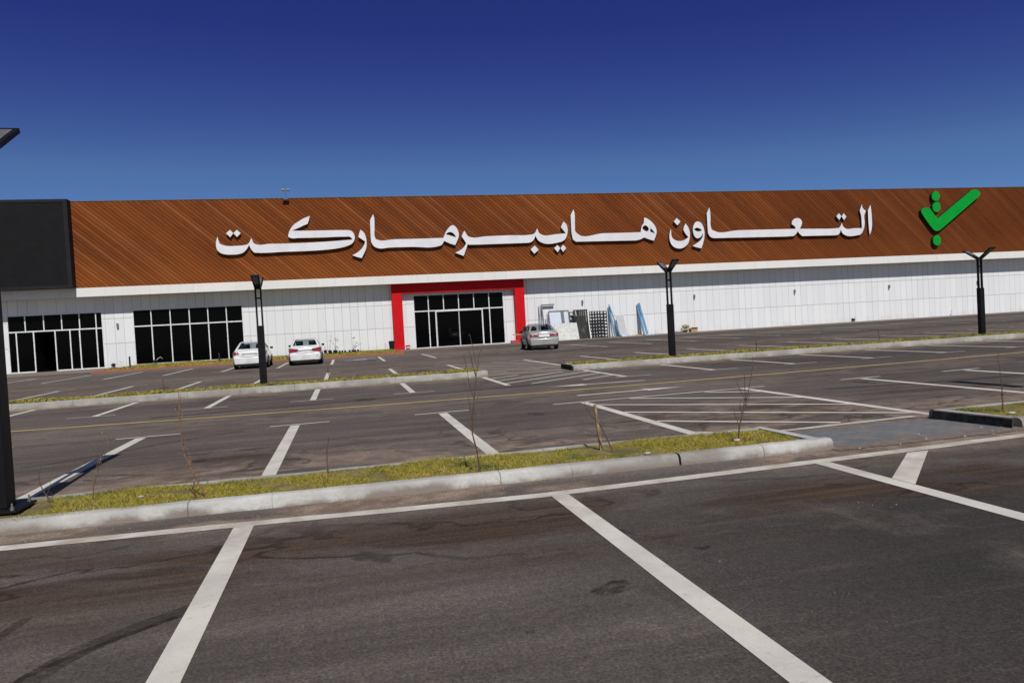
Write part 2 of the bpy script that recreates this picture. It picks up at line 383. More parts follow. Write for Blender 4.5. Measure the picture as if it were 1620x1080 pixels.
M['chrome'] = simple('chrome_trim', (.55, .55, .56), .2, .9)
M['plate'] = simple('number_plate', (.78, .78, .76), .4, var=.05)
M['underbody'] = simple('dark_underbody', (.012, .012, .012), .9)
M['scuff'] = simple('scuffed_bumper', (.22, .19, .16), .8, var=.5, scale=9)
M['bark'] = simple('dry_bark', (.115, .062, .042), .9, var=.4, scale=30)
M['twig'] = simple('pale_twig', (.20, .115, .065), .9, var=.4, scale=30)
M['dryleaf'] = simple('dry_leaf', (.23, .115, .060), .8, var=.5, scale=20)
M['stake'] = simple('raw_timber_stake', (.27, .185, .095), .8, var=.3, scale=14)
M['leaf'] = simple('dark_green_leaf', (.040, .065, .026), .6, var=.4, scale=20)
M['steel_dark'] = simple('dark_steel_sheet', (.011, .0105, .0095), .7, 0, var=.7, scale=2.5)
M['grey_board'] = simple('grey_board', (.42, .425, .44), .7, var=.05)
M['stone_board'] = simple('speckled_stone_board', (.56, .56, .53), .7, var=.14, scale=5)
M['blue_film'] = simple('blue_foam_strip', (.080, .215, .35), .7, var=.25, scale=2)
M['blue_pale'] = simple('pale_blue_film', (.40, .56, .63), .5, var=.2, scale=3)
M['card'] = simple('cardboard', (.40, .265, .145), .85, var=.15)
M['sack'] = simple('khaki_sack', (.27, .25, .16), .9, var=.4, scale=7, bump=.5)
M['plank'] = simple('plank_wood', (.48, .30, .12), .8, var=.2)
M['redbox'] = simple('red_plastic', (.45, .05, .045), .5)
M['white_plastic'] = simple('white_plastic', (.72, .72, .70), .4)
M['grey_steel'] = simple('grey_painted_steel', (.13, .132, .145), .5, var=.15)
M['stone'] = simple('pale_rubble', (.36, .33, .29), .9, var=.3, scale=14, bump=.4)
M['tyremark'] = mat_mark('tyre_mark', (.030, .023, .018), .42, .20)
M['stain'] = mat_mark('oil_stain', (.016, .013, .012), .6)
M['pot'] = simple('black_pot', (.012, .012, .012), .7, scale=9)
M['black_end'] = simple('black_kerb_end', (.026, .025, .025), .85, var=.6, world=True, scale=7, spec=.15)
M['concrete_dark'] = simple('kerb_end_concrete', (.30, .29, .28), .9, var=.2, scale=6, bump=.4)
LETTERS = [[[(-8.91,9.49,1),(-9.02,9.16),(-9.05,8.73),(-8.99,8.48),(-8.74,8.23),(-8.34,8.11),(-7.94,8.09),(-7.54,8.1),(-7.19,8.19),(-6.9,8.42),(-6.72,8.7),(-6.66,8.8,1),(-6.6,8.59),(-6.47,8.35),(-6.29,8.19),(-6.1,8.17),(-4.17,8.18),(-1.92,8.2),(-0.7,8.26),(0.09,8.35),(0.68,8.49),(1.05,8.66),(1.22,8.86),(1.3,9.19),(1.24,9.45),(1.07,9.66),(0.86,9.73),(0.61,9.74),(-1.01,9.76),(-2.6,9.77),(-3.47,9.8,1),(-3.19,9.9),(-2.83,10.05),(-2.43,10.23),(-2.25,10.29,1),(-2.13,10.57),(-2.04,10.91,1),(-2.54,10.72),(-2.98,10.46),(-3.35,10.19),(-3.56,9.91),(-3.7,9.59),(-3.74,9.35),(-3.58,9.24),(-2.98,9.22),(-1.22,9.21),(0.57,9.22),(0.93,9.2),(1.05,9.09),(1.12,8.98,1),(0.56,8.95),(-0.52,8.89),(-1.95,8.84),(-4.06,8.82),(-5.17,8.83),(-6.16,8.83),(-6.33,8.94),(-6.42,9.16),(-6.48,9.33,1),(-6.55,9.16),(-6.65,8.96,1),(-6.74,8.87),(-7.05,8.78),(-7.56,8.75),(-8.24,8.76),(-8.57,8.84),(-8.78,8.97),(-8.86,9.23)]],[[(1.78,9.74,1),(2.01,9.54),(2.15,9.21),(2.2,8.8),(2.13,8.24),(1.9,7.77),(1.74,7.49,1),(1.38,7.6,1),(1.03,7.74,1),(1.4,7.93),(1.79,8.25),(2.03,8.62),(2.09,8.8,1),(1.59,9.17,1),(1.66,9.44)]],[[(2.84,10.95,1),(2.89,10.75),(2.89,9.89),(2.88,9.11),(2.93,8.98),(3.07,8.91),(4.4,8.91),(6.73,8.9),(7.6,8.91),(8.34,8.91,1),(8.42,9.05),(8.54,9.32),(8.79,9.67),(9.0,9.86),(9.17,9.92),(9.38,9.81),(9.56,9.52),(9.64,9.21),(9.58,8.87),(9.44,8.57),(9.29,8.29,1),(8.84,8.45),(8.4,8.67,1),(8.3,8.49),(8.14,8.32),(7.95,8.26),(5.67,8.26),(3.99,8.26),(3.03,8.25),(2.75,8.41),(2.58,8.71),(2.55,9.16),(2.56,9.9),(2.57,10.46,1),(2.7,10.7)],[(8.56,9.18,1),(8.74,9.33),(8.97,9.37),(9.19,9.26),(9.42,8.91,1),(9.14,9.01),(8.84,9.12)]],[[(10.11,9.45,1),(10.24,9.23),(10.42,8.98),(10.59,8.91),(11.86,8.94),(13.89,8.97),(15.65,8.97),(15.93,9.01),(16.13,9.15,1),(16.21,9.32),(16.31,9.49,1),(16.37,9.27),(16.46,9.09),(16.63,8.97),(17.94,8.95),(18.79,9.01,1),(18.38,9.52,1),(18.5,9.78),(18.64,10.0,1),(18.86,9.77),(18.96,9.4),(18.89,8.9),(18.69,8.51),(18.42,8.33),(18.16,8.27),(16.57,8.31),(16.33,8.48),(16.19,8.71),(16.12,8.88,1),(15.98,8.59),(15.76,8.38),(15.46,8.3),(11.37,8.28),(10.42,8.29,1),(10.33,8.36,1),(10.27,8.2),(10.14,7.86),(9.94,7.39,1),(9.26,7.68,1),(9.65,7.85),(9.98,8.09),(10.21,8.41,1),(10.05,8.7),(9.86,8.99,1),(9.96,9.2)]],[[(19.58,11.01,1),(19.64,10.71),(19.63,9.62),(19.65,9.12),(19.82,8.93),(22.14,8.92),(24.27,8.91),(25.57,8.92,1),(25.63,9.22),(25.74,9.52),(25.9,9.69,1),(25.96,10.17,1),(26.13,10.13),(26.5,9.91),(26.81,9.6),(27.01,9.24),(27.06,8.93),(26.94,8.53),(26.76,8.15,1),(26.3,8.29),(25.87,8.46,1),(25.43,8.28),(25.05,8.22),(19.68,8.27),(19.43,8.43),(19.32,8.83),(19.29,9.63),(19.3,10.52,1),(19.43,10.76)],[(25.75,9.27),(25.85,9.44),(26.09,9.49),(26.25,9.36),(26.34,9.15),(26.17,8.98),(25.91,9.06)],[(26.49,9.25,1),(26.72,9.04),(26.9,8.76,1),(26.45,8.95,1)]],[[(28.39,9.14,1),(28.43,8.91),(28.43,8.59),(28.55,8.3),(28.81,8.13),(29.16,8.05),(29.56,8.1),(29.88,8.26),(30.05,8.36,1),(29.82,8.63),(29.6,8.99,1),(29.67,9.29),(29.84,9.58,1),(30.07,9.24),(30.2,8.74),(30.15,8.25),(29.97,7.8),(29.66,7.53),(29.35,7.41),(29.08,7.4),(28.73,7.49),(28.43,7.73),(28.27,8.1),(28.24,8.51),(28.31,8.88)]],[[(31.04,9.72),(31.31,9.6),(31.52,9.25),(31.61,8.83),(31.58,8.34),(31.44,7.84),(31.23,7.35,1),(30.83,7.44),(30.39,7.59,1),(30.85,7.82),(31.23,8.1),(31.43,8.42),(31.47,8.71,1),(31.34,8.47),(31.12,8.29),(30.87,8.25),(30.66,8.4),(30.54,8.69),(30.51,9.07),(30.62,9.43),(30.82,9.68)],[(30.6,9.04,1),(30.83,9.16),(31.1,9.13),(31.39,8.94,1),(31.18,8.86),(30.86,8.87)]],[[(32.2,10.93,1),(32.25,10.64),(32.27,10.14),(32.26,9.23),(32.34,8.98),(32.52,8.87),(34.93,8.85),(40.15,8.83),(40.76,8.84,1),(40.62,9.09),(40.36,9.24,1),(40.42,9.53),(40.63,9.73),(41.0,9.8),(41.29,9.69),(41.43,9.39),(41.33,9.1),(41.16,8.82,1),(42.82,8.78),(44.85,8.77),(45.3,8.8,1),(45.47,9.0),(45.6,9.3,1),(45.72,8.94),(45.95,8.75),(46.91,8.73),(47.73,8.72,1),(47.73,9.19),(47.7,9.91),(47.58,10.33,1),(47.7,10.63),(47.84,10.93,1),(47.9,10.62),(48.23,10.31,1),(48.05,9.9),(48.05,9.18),(47.95,8.7),(47.76,8.35),(47.5,8.11),(47.29,8.08),(45.92,8.11),(45.65,8.28),(45.52,8.49),(45.45,8.67,1),(45.34,8.35),(45.16,8.18),(44.82,8.13),(41.38,8.15),(41.09,8.4),(40.95,8.61,1),(40.79,8.41),(40.52,8.2),(40.12,8.17),(38.8,8.16),(32.48,8.21),(32.19,8.32),(32.0,8.57),(31.94,9.07),(31.93,9.73),(31.93,10.44,1),(32.05,10.66)]],[[(48.76,10.88,1),(48.81,10.49),(48.85,9.76),(48.84,8.98),(48.75,8.5),(48.55,8.05,1),(48.5,8.57),(48.47,9.29),(48.47,10.37,1),(48.61,10.61)]]]
DOTS = [[[(-8.28,9.73,1),(-7.98,9.98,1),(-7.76,9.72,1),(-8.0,9.41,1)]],[[(-7.75,9.72,1),(-7.49,9.97,1),(-7.22,9.71,1),(-7.51,9.42,1)]],[[(15.63,7.75,1),(16.0,8.05,1),(16.33,7.7,1),(15.93,7.37,1)]],[[(17.69,7.78,1),(17.98,8.04,1),(18.22,7.78,1),(17.98,7.43,1)]],[[(18.25,7.76,1),(18.48,8.05,1),(18.75,7.77,1),(18.46,7.44,1)]],[[(28.72,9.77,1),(29.02,10.07,1),(29.36,9.75,1),(29.05,9.43,1)]],[[(45.05,9.88,1),(45.35,10.15,1),(45.58,9.86,1),(45.34,9.53,1)]],[[(45.61,9.85,1),(45.85,10.14,1),(46.11,9.83,1),(45.85,9.5,1)]]]
EMBLEM = [[[(54.26,10.21),(54.38,10.35),(54.56,10.42),(55.11,10.45),(55.29,10.37),(55.46,10.17),(56.08,9.41,1),(56.27,9.53),(59.8,11.86),(60.11,12.06),(60.34,12.11),(60.79,12.09),(60.99,11.98),(61.12,11.79),(61.08,11.61),(60.83,11.35),(56.63,8.51),(56.25,8.29),(55.88,8.22),(55.55,8.4),(55.35,8.62),(54.46,9.76),(54.34,9.93)]],[[(56.45,11.55),(56.4,11.38),(56.3,11.23),(56.14,11.13),(55.97,11.1),(55.8,11.14),(55.65,11.24),(55.56,11.39),(55.54,11.57),(55.58,11.74),(55.69,11.89),(55.84,11.99),(56.01,12.02),(56.19,11.98),(56.33,11.88),(56.42,11.73)]],[[(56.48,10.52),(56.44,10.33),(56.33,10.18),(56.18,10.08),(56.0,10.04),(55.83,10.08),(55.69,10.19),(55.6,10.35),(55.57,10.53),(55.62,10.72),(55.72,10.87),(55.88,10.97),(56.05,11.0),(56.22,10.96),(56.37,10.86),(56.46,10.7)]],[[(56.36,7.33),(56.32,7.14),(56.21,6.98),(56.07,6.88),(55.9,6.85),(55.73,6.89),(55.59,7.0),(55.5,7.16),(55.48,7.35),(55.52,7.54),(55.63,7.7),(55.77,7.8),(55.94,7.83),(56.11,7.79),(56.25,7.68),(56.34,7.52)]]]
# ------------------------------------------------------------------ sky, sun, camera
SUN_D = Vector((-.055, 1.0, -1.17)).normalized()
ELEV = math.asin(-SUN_D.z); AZ = math.atan2(-SUN_D.x, -SUN_D.y)
w = bpy.data.worlds.new('World'); scene.world = w; w.use_nodes = True
nt = w.node_tree; bg = nt.nodes['Background']
sky = nt.nodes.new('ShaderNodeTexSky'); sky.sky_type = 'NISHITA'; sky.sun_disc = False
sky.sun_elevation = ELEV; sky.sun_rotation = AZ; sky.altitude = 6000; sky.air_density = 1.0; sky.dust_density = 0; sky.ozone_density = 8
# the deep saturated blue of a very clear sky: each channel falls off faster where the sky is dim
sep = nt.nodes.new('ShaderNodeSeparateColor'); cmbn = nt.nodes.new('ShaderNodeCombineColor'); nt.links.new(sky.outputs[0], sep.inputs[0])
for i, (ref, out, pw) in enumerate(((.82, .71, 2.3), (1.84, 1.56, 2.5), (4.51, 3.76, 1.12))):
    dv = nt.nodes.new('ShaderNodeMath'); dv.operation = 'DIVIDE'; dv.inputs[1].default_value = ref; nt.links.new(sep.outputs[i], dv.inputs[0])
    pn = nt.nodes.new('ShaderNodeMath'); pn.operation = 'POWER'; pn.inputs[1].default_value = pw; nt.links.new(dv.outputs[0], pn.inputs[0])
    mn = nt.nodes.new('ShaderNodeMath'); mn.operation = 'MINIMUM'; nt.links.new(pn.outputs[0], mn.inputs[0]); nt.links.new(dv.outputs[0], mn.inputs[1])
    if i < 2:       # never below half of the plain sky, so that shade keeps a neutral tone
        hf = nt.nodes.new('ShaderNodeMath'); hf.operation = 'MULTIPLY'; hf.inputs[1].default_value = .42; nt.links.new(dv.outputs[0], hf.inputs[0])
        mx = nt.nodes.new('ShaderNodeMath'); mx.operation = 'MAXIMUM'; nt.links.new(mn.outputs[0], mx.inputs[0]); nt.links.new(hf.outputs[0], mx.inputs[1]); mn = mx
    ml = nt.nodes.new('ShaderNodeMath'); ml.operation = 'MULTIPLY'; ml.inputs[1].default_value = out; nt.links.new(mn.outputs[0], ml.inputs[0]); nt.links.new(ml.outputs[0], cmbn.inputs[i])
# towards the sun and overhead the sky stays the plain, brighter and whiter one
sky2 = nt.nodes.new('ShaderNodeTexSky'); sky2.sky_type = 'NISHITA'; sky2.sun_disc = False; sky2.sun_elevation = ELEV; sky2.sun_rotation = AZ
sky2.altitude = 800; sky2.air_density = 1.0; sky2.dust_density = .6; sky2.ozone_density = 4.0
tc = nt.nodes.new('ShaderNodeTexCoord'); dt = nt.nodes.new('ShaderNodeVectorMath'); dt.operation = 'DOT_PRODUCT'; dt.inputs[1].default_value = -SUN_D
nt.links.new(tc.outputs['Generated'], dt.inputs[0])
mr = nt.nodes.new('ShaderNodeMapRange'); mr.interpolation_type = 'SMOOTHSTEP'; mr.inputs[1].default_value = -.10; mr.inputs[2].default_value = .55; nt.links.new(dt.outputs['Value'], mr.inputs[0])
sm = nt.nodes.new('ShaderNodeMix'); sm.data_type = 'RGBA'; nt.links.new(mr.outputs[0], sm.inputs[0]); nt.links.new(cmbn.outputs[0], sm.inputs[6]); dm = nt.nodes.new('ShaderNodeVectorMath'); dm.operation = 'SCALE'; dm.inputs['Scale'].default_value = .50; nt.links.new(sky2.outputs[0], dm.inputs[0]); nt.links.new(dm.outputs[0], sm.inputs[7])
nt.links.new(sm.outputs[2], bg.inputs[0]); bg.inputs[1].default_value = .10
sl = bpy.data.lights.new('sun', 'SUN'); sl.energy = 4.0; sl.angle = R(.53); sl.color = (1, .965, .92)
so = bpy.data.objects.new('sun', sl); COL.objects.link(so); so.rotation_euler = SUN_D.to_track_quat('-Z', 'Y').to_euler(); so.location = (0, -20, 40)
cam = bpy.data.cameras.new('camera'); co = bpy.data.objects.new('camera', cam); COL.objects.link(co); scene.camera = co
cam.lens = 1152.2/1620*36; cam.sensor_width = 36; cam.clip_start = .05; cam.clip_end = 2000
yaw, pitch, roll = .2260, -.0238, -.0560
fw = Vector((math.sin(yaw)*math.cos(pitch), math.cos(yaw)*math.cos(pitch), math.sin(pitch)))
rt = Vector((math.cos(yaw), -math.sin(yaw), 0)); up = rt.cross(fw)
r2 = rt*math.cos(roll)+up*math.sin(roll); u2 = -rt*math.sin(roll)+up*math.cos(roll)
co.matrix_world = Matrix(((r2.x, u2.x, -fw.x, 0), (r2.y, u2.y, -fw.y, 0), (r2.z, u2.z, -fw.z, 1.6), (0, 0, 0, 1)))
vs = scene.view_settings; vs.view_transform = 'Standard'; vs.look = 'None'; vs.exposure = 0; vs.gamma = 1
scene.display_settings.display_device = 'sRGB'
scene.cycles.use_denoising = True

# ------------------------------------------------------------------ ground and painted markings
def struct(name, mb, mat, **k): return tag(mb.build(name, mat, **k), kind='structure')
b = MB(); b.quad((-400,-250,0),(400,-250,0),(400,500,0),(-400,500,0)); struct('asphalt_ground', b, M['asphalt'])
def strip(b, p, q, w, z):
    p = Vector((*p, z)); q = Vector((*q, z)); n = (q-p).cross(Vector((0,0,1))).normalized()*w/2
    b.quad(p-n, p+n, q+n, q-n)
YK1, YK2 = 7.13, 8.36         # near islands
MK1, MK2 = 22.3, 23.5         # middle islands
HL, HR = 4.47, 7.98
# edge line
EP = [(-40, 7.4), (-6, 6.80), (-2.84, 6.735), (-.87, 6.645), (.40, 6.555), (1.7, 6.50), (2.87, 6.545), (4.15, 6.607), (5.72, 6.69), (7.53, 6.80), (40, 7.8)]
def ribbon(b, P, w, z):
    n = len(P); L = []
    for i in range(n):
        t = (Vector(P[min(i+1, n-1)])-Vector(P[max(i-1, 0)])).normalized(); nn = Vector((t.y, -t.x))*w/2; L += [(*(Vector(P[i])-nn), z), (*(Vector(P[i])+nn), z)]
    b.add(L, [(2*i, 2*i+1, 2*i+3, 2*i+2) for i in range(n-1)])
b = MB(); ribbon(b, EP, .165, .004); struct('edge_line', b, M['line'])
def eY(x):
    for (x0, y0), (x1, y1) in zip(EP, EP[1:]):
        if x0 <= x <= x1: return y0+(y1-y0)*(x-x0)/(x1-x0)
# bay lines
b = MB()
for x in (-6.4, -3.65, -.93, 1.85, 4.70, 7.45+2.9, 13.1): strip(b, (x, -3), (x, eY(x)-.085), .165, .004)
for x in (-11.3, -8.7, -6.02, -3.50, -.95, 1.72, HL, HR, 10.85, 13.5, 16.1, 18.7): strip(b, (x, YK2+.01), (x, 13.62), .165, .004)
for x in (-15.9, -13.4, -10.8, -8.3, -5.75, -3.30, -.84, 1.62, 4.12, 7.40, 10.05, 12.60, 15.2, 17.8, 20.4, 23.0, 25.6, 28.2, 30.8, 33.4, 36): strip(b, (x, 18.62), (x, MK1-.12), .15, .004)
N1 = (-18.0, -15.5, -13.1, -10.75, -8.15, -5.68, -3.20, -.72, 1.80, 4.26, 7.65, 10.25, 12.85, 15.45, 18.1, 20.7, 23.3, 25.9, 28.5, 31.1, 33.7, 36.3, 38.9, 41.5, 44.1)
for x in N1: strip(b, (x, MK2+.01), (x, 31.1), .15, .004)
N2 = (-20.1, -17.3, -14.45, -11.7, -8.95, -6.2, -3.45, -.72, 2.05, 4.8, 14.75, 17.5, 20.3, 23.1, 25.9, 28.7, 31.5, 34.3, 37.1, 39.9, 42.7, 45.5, 48.3, 51.1)
for x in N2: strip(b, (x, 39.6), (x, 46.9), .15, .004)
struct('parking_lines', b, M['line'])
# thin cross bars closing the bays
b = MB()
for x in (-11.3, -8.7, -6.02, -3.40, -.87, 1.72, 10.87, 13.5, 16.1, 18.7): strip(b, (x-.52, 13.70), (x+.52, 13.74), .10, .008)
for x in (-15.9, -13.4, -10.8, -8.3, -5.80, -3.33, -.86, 1.65, 7.6, 10.2, 12.75, 15.3, 17.9, 20.5, 23.1, 25.7, 28.3, 30.9, 33.5): strip(b, (x-.52, 18.56), (x+.52, 18.56), .09, .008)
for x in N1: strip(b, (x-.5, 31.3), (x+.5, 31.3), .10, .008)
for x in N2: strip(b, (x-.5, 39.4), (x+.5, 39.4), .10, .008)
strip(b, (3.85, 13.52), (8.5, 13.66), .11, .008); strip(b, (5.2, 8.47), (7.66, 8.62), .12, .008)
struct('bay_end_bars', b, M['bar'])
# hatched walkways
b = MB()
def hatch(x0, x1, y0, y1, ic, k, w):          # stripe y = ic + k*(x-x0) clipped to the box
    pts = []
    for x in (x0, x1):
        y = ic+k*(x-x0)
        if y0 <= y <= y1: pts.append((x, y))
    for y in (y0, y1):
        x = x0+(y-ic)/k
        if x0 < x < x1: pts.append((x, y))
    if len(pts) == 2 and math.dist(*pts) > .25: strip(b, pts[0], pts[1], w, .006)
for i in range(9): hatch(HL+.08, HR-.08, 8.7, 13.5, 9.0+1.30*i, -.80, .11)
for i in range(-3, 6): hatch(4.20, 7.33, 18.6, MK1-.15, 18.2+1.06*i, .74, .11)
for i in range(12): hatch(4.34, 7.57, MK2+.6, 31.2, 25.2+1.35*i, -1.12, .11)
for i in range(9): hatch(4.9, 14.6, 39.6, 46.8, 36.0+1.7*i, .55, .11)
for q in (((4.785, 5.40), (6.0, 6.57), (5.74, 6.57), (4.785, 5.68)), ((4.785, 3.80), (7.62, 6.59), (7.38, 6.59), (4.785, 4.03))): b.quad(*[(x, y, .0065) for x, y in q])
struct('hatch_markings', b, M['line'])
b = MB()
for p, q, hw in (((4.76, 14.79), (7.29, 14.90), .20), ((7.30, 17.10), (4.79, 17.22), .20)):
    P = Vector((*p, .006)); Q = Vector((*q, .006)); t = (Q-P).normalized(); n = Vector((-t.y, t.x, 0)); H = Q-t*.95
    b.quad(P-n*.065, H-n*.065, H+n*.065, P+n*.065); b.add([H-n*hw, Q, H+n*hw], [(0, 1, 2)])
struct('direction_arrows', b, M['line'])
b = MB(); ribbon(b, [(-60, 18.0), (-6.7, 16.60), (-4.5, 16.42), (-2.2, 16.22), (.93, 16.08), (4.35, 16.02), (10.3, 16.20), (17.8, 16.68), (60, 19)], .115, .004); struct('yellow_line', b, M['yellow'])
b = MB(); strip(b, (-60, MK1-.05), (4.35, MK1-.05), .09, .004); strip(b, (7.0, MK1-.05), (70, MK1-.05), .09, .004)
struct('gutter_line', b, M['gutter'])
b = MB(); b.quad((-.05,43.2,.004),(1.75,43.2,.004),(1.75,45.2,.004),(-.05,45.2,.004)); struct('disabled_bay_marking', b, M['blue_paint'])
b = MB(); b.quad((.45,43.8,.008),(1.25,43.8,.008),(1.25,44.5,.008),(.45,44.5,.008)); struct('disabled_bay_symbol', b, M['bar'])
b = MB(); b.quad((-40,52,.006),(-15.5,52,.006),(-15.5,60.45,.006),(-40,60.45,.006)); b.quad((4.0,56.2,.006),(120,56.2,.006),(120,60.45,.006),(4.0,60.45,.006))
struct('wall_foot_path', b, M['apron'])
b = MB(); b.quad((5.25,7.0,.0065),(8.0,7.05,.0065),(7.60,8.42,.0065),(5.15,8.40,.0065)); struct('paved_crossing', b, M['paver'])
b = MB(); b.quad((4.32,22.3,.010),(7.05,22.3,.010),(7.05,23.55,.010),(4.32,23.55,.010)); struct('concrete_crossing', b, M['slab'])
# tyre marks and oil stains
b = MB()
def arc(pts, w):
    out = []
    for i in range(len(pts)-1):
        for k in range(6):
            t = k/6; p0, p1, p2, p3 = (Vector(pts[max(i-1, 0)]), Vector(pts[i]), Vector(pts[i+1]), Vector(pts[min(i+2, len(pts)-1)]))
            out.append(.5*((2*p1)+(p2-p0)*t+(2*p0-5*p1+4*p2-p3)*t*t+(3*p1-p0-3*p2+p3)*t**3))
    out.append(Vector(pts[-1]))
    for a, c in zip(out, out[1:]): strip(b, a, c, w, .003)
arc([(-.95, 4.72), (-1.33, 4.40), (-1.52, 4.14), (-1.66, 3.7), (-1.7, 3.1)], .15); arc([(-1.05, 4.58), (-1.42, 4.26), (-1.66, 3.95), (-1.8, 3.4)], .05)
arc([(-1.95, 4.9), (-2.0, 4.5), (-1.95, 4.1), (-1.9, 3.7)], .07)
arc([(-6, 11.6), (-4.6, 11.2), (-3.6, 11.9), (-2.6, 12.9), (-1.8, 13.4)], .09); arc([(8, 20.2), (10, 19.6), (13, 19.5)], .12)
arc([(-4.2, 17.2), (0, 17.5), (5, 18.2)], .25); arc([(9, 12.4), (12, 12.0), (16, 12.2)], .2)
tag(b.build('tyre_marks', M['tyremark']), kind='structure')
b = MB()
for x, y, rx, ry in ((1.43, 4.05, .13, .09), (1.52, 4.13, .09, .07), (2.3, 4.55, .06, .04), (.85, 3.65, .03, .02), (1.15, 4.05, .02, .015), (-2.0, 10.5, .12, .2), (3.2, 12.4, .15, .3), (10.3, 12.9, .2, .3), (.4, 17.6, .3, .4), (-6.5, 28.2, .3, .8), (2.9, 28, .3, .7), (10.4, 28.0, .4, .8), (-4.8, 37.6, .4, 1), (1.4, 42, .4, 1.2)):
    vs = [(x+rx*math.cos(a*.5236)*random.uniform(.7, 1.15), y+ry*math.sin(a*.5236)*random.uniform(.7, 1.15), .0034) for a in range(12)]
    b.add(vs, [tuple(range(12))])
tag(b.build('oil_stains', M['stain']), kind='structure')
# loose grit and plaster crumbs on the asphalt
b = MB()
def pebble(x, y, r, z=0):
    vs = []
    for (px, py, pz) in ((1,0,0),(-1,0,0),(0,1,0),(0,-1,0),(0,0,1),(0,0,-.2)):
        k = random.uniform(.6, 1.2)*r; vs.append((x+px*k, y+py*k, z+pz*k*.7+.2*r))
    b.add(vs, [(0,2,4),(2,1,4),(1,3,4),(3,0,4),(2,0,5),(1,2,5),(3,1,5),(0,3,5)])
for _ in range(150): pebble(random.uniform(-2.5, 5), random.uniform(2.6, 6.3), random.uniform(.001, .0035))
for _ in range(160): pebble(random.uniform(-4, 9), random.choice((random.uniform(6.75, 7.1), random.uniform(8.4, 9.3))), random.uniform(.003, .008))
for _ in range(9): pebble(random.gauss(4.05, .14), random.gauss(5.02, .10), random.uniform(.002, .0075))
for _ in range(5): pebble(random.gauss(2.6, .12), random.gauss(3.55, .12), random.uniform(.002, .004))
for _ in range(90): pebble(random.uniform(-6, 16), random.uniform(9.5, 21), random.uniform(.005, .012))
for _ in range(26): pebble(random.uniform(5.4, 8.2), random.uniform(7.0, 7.5), random.uniform(.008, .022))
tag(b.build('gravel_crumbs', M['stone']), kind='stuff')

# ------------------------------------------------------------------ kerbs, beds and turf
from mathutils import noise as mnoise
def kerb_run(b, x0, x1, y, h, w, side, seglen=2.95):
    """one precast kerb run along X; side=+1 has its exposed face towards -Y"""
    x = x0
    while x < x1-.02:
        e = min(x+seglen-.003, x1); dy = random.uniform(-.004, .004); dz = random.uniform(-.003, .003); H = h+dz
        if side > 0: pr = [(y+dy, -.03), (y+.018+dy, H-.035), (y+.045+dy, H-.006), (y+.07+dy, H), (y+w+dy, H), (y+w+dy, -.03)]
        else: pr = [(y-w+dy, -.03), (y-w+dy, H), (y-.07+dy, H), (y-.045+dy, H-.006), (y-.018+dy, H-.035), (y+dy, -.03)]
        n = len(pr); k = max(1, int((e-x)/.11)) if -6 < x < 14 else 1; vs = []; fs = [tuple(range(n))[::-1], tuple(range(k*n, (k+1)*n))]
        for j in range(k+1):
            xx = x+(e-x)*j/k
            for p in pr:
                bow = .022*min(4, max(0, .6-xx)) if side > 0 and p[0] < 7.6 else 0
                q = mnoise.noise((xx*3.1, p[0]*9, p[1]*9))*.007+mnoise.noise((xx*9, p[0]*30, p[1]*30))*.004 if k > 1 and p[1] > 0 else 0
                vs.append((xx, p[0]+bow+q*side*-.6, p[1]+q*.8))
            if j < k: fs += [(j*n+i, j*n+(i+1) % n, (j+1)*n+(i+1) % n, (j+1)*n+i) for i in range(n)]
        b.add(vs, fs)
        x = e+.003
def end_kerb(b, x, y0, y1, h, w): b.box(x, x+w, y0, y1, -.03, h)
b = MB()
kerb_run(b, -33.2, 3.39, YK1, .115, .15, 1); kerb_run(b, 3.415, 5.27, YK1, .115, .15, 1); kerb_run(b, -33.2, 5.02, YK2, .115, .12, -1)
b.hexa([(5.06,YK1+.16,-.03),(5.22,YK1+.16,-.03),(5.14,YK2,-.03),(5.03,YK2,-.03),(5.06,YK1+.16,.112),(5.20,YK1+.16,.112),(5.13,YK2,.112),(5.03,YK2,.112)])
kerb_run(b, 7.93, 34, YK1+.05, .12, .15, 1); kerb_run(b, 7.75, 34, YK2+.10, .12, .12, -1)
b.hexa([(7.83,YK1+.11,-.03),(7.95,YK1+.21,-.03),(7.83,YK2-.03,-.03),(7.70,YK2-.03,-.03),(7.85,YK1+.11,.122),(7.96,YK1+.21,.122),(7.84,YK2-.03,.122),(7.72,YK2-.03,.122)])
struct('concrete_kerbs', b, M['kerb'], smooth=40); b = MB()
kerb_run(b, -62, 4.30, MK1, .19, .16, 1); kerb_run(b, -62, 4.30, MK2, .18, .12, -1); end_kerb(b, 4.16, MK1+.17, MK2-.13, .186, .14)
kerb_run(b, 7.06, 80, MK1, .19, .16, 1); kerb_run(b, 7.06, 80, MK2, .18, .12, -1); end_kerb(b, 7.06, MK1+.17, MK2-.13, .186, .14)
struct('middle_island_kerbs', b, M['kerb_far'], smooth=40)
b = MB()
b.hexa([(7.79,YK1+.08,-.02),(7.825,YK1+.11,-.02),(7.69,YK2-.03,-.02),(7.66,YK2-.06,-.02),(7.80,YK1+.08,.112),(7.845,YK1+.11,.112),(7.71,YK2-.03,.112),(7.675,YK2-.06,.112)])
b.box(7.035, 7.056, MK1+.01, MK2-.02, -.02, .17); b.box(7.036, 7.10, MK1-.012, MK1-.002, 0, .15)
struct('dark_kerb_ends', b, M['black_end'])  # thin near-black facings laid over the island end faces
b = MB(); kerb_run(b, -15.3, 3.9, 49.5, .13, .2, 1); b.box(-15.3, -15.1, 49.72, 60.4, -.02, .13); b.box(3.7, 3.9, 49.72, 59.9, -.02, .13)
struct('red_painted_kerb', b, M['red_kerb'])
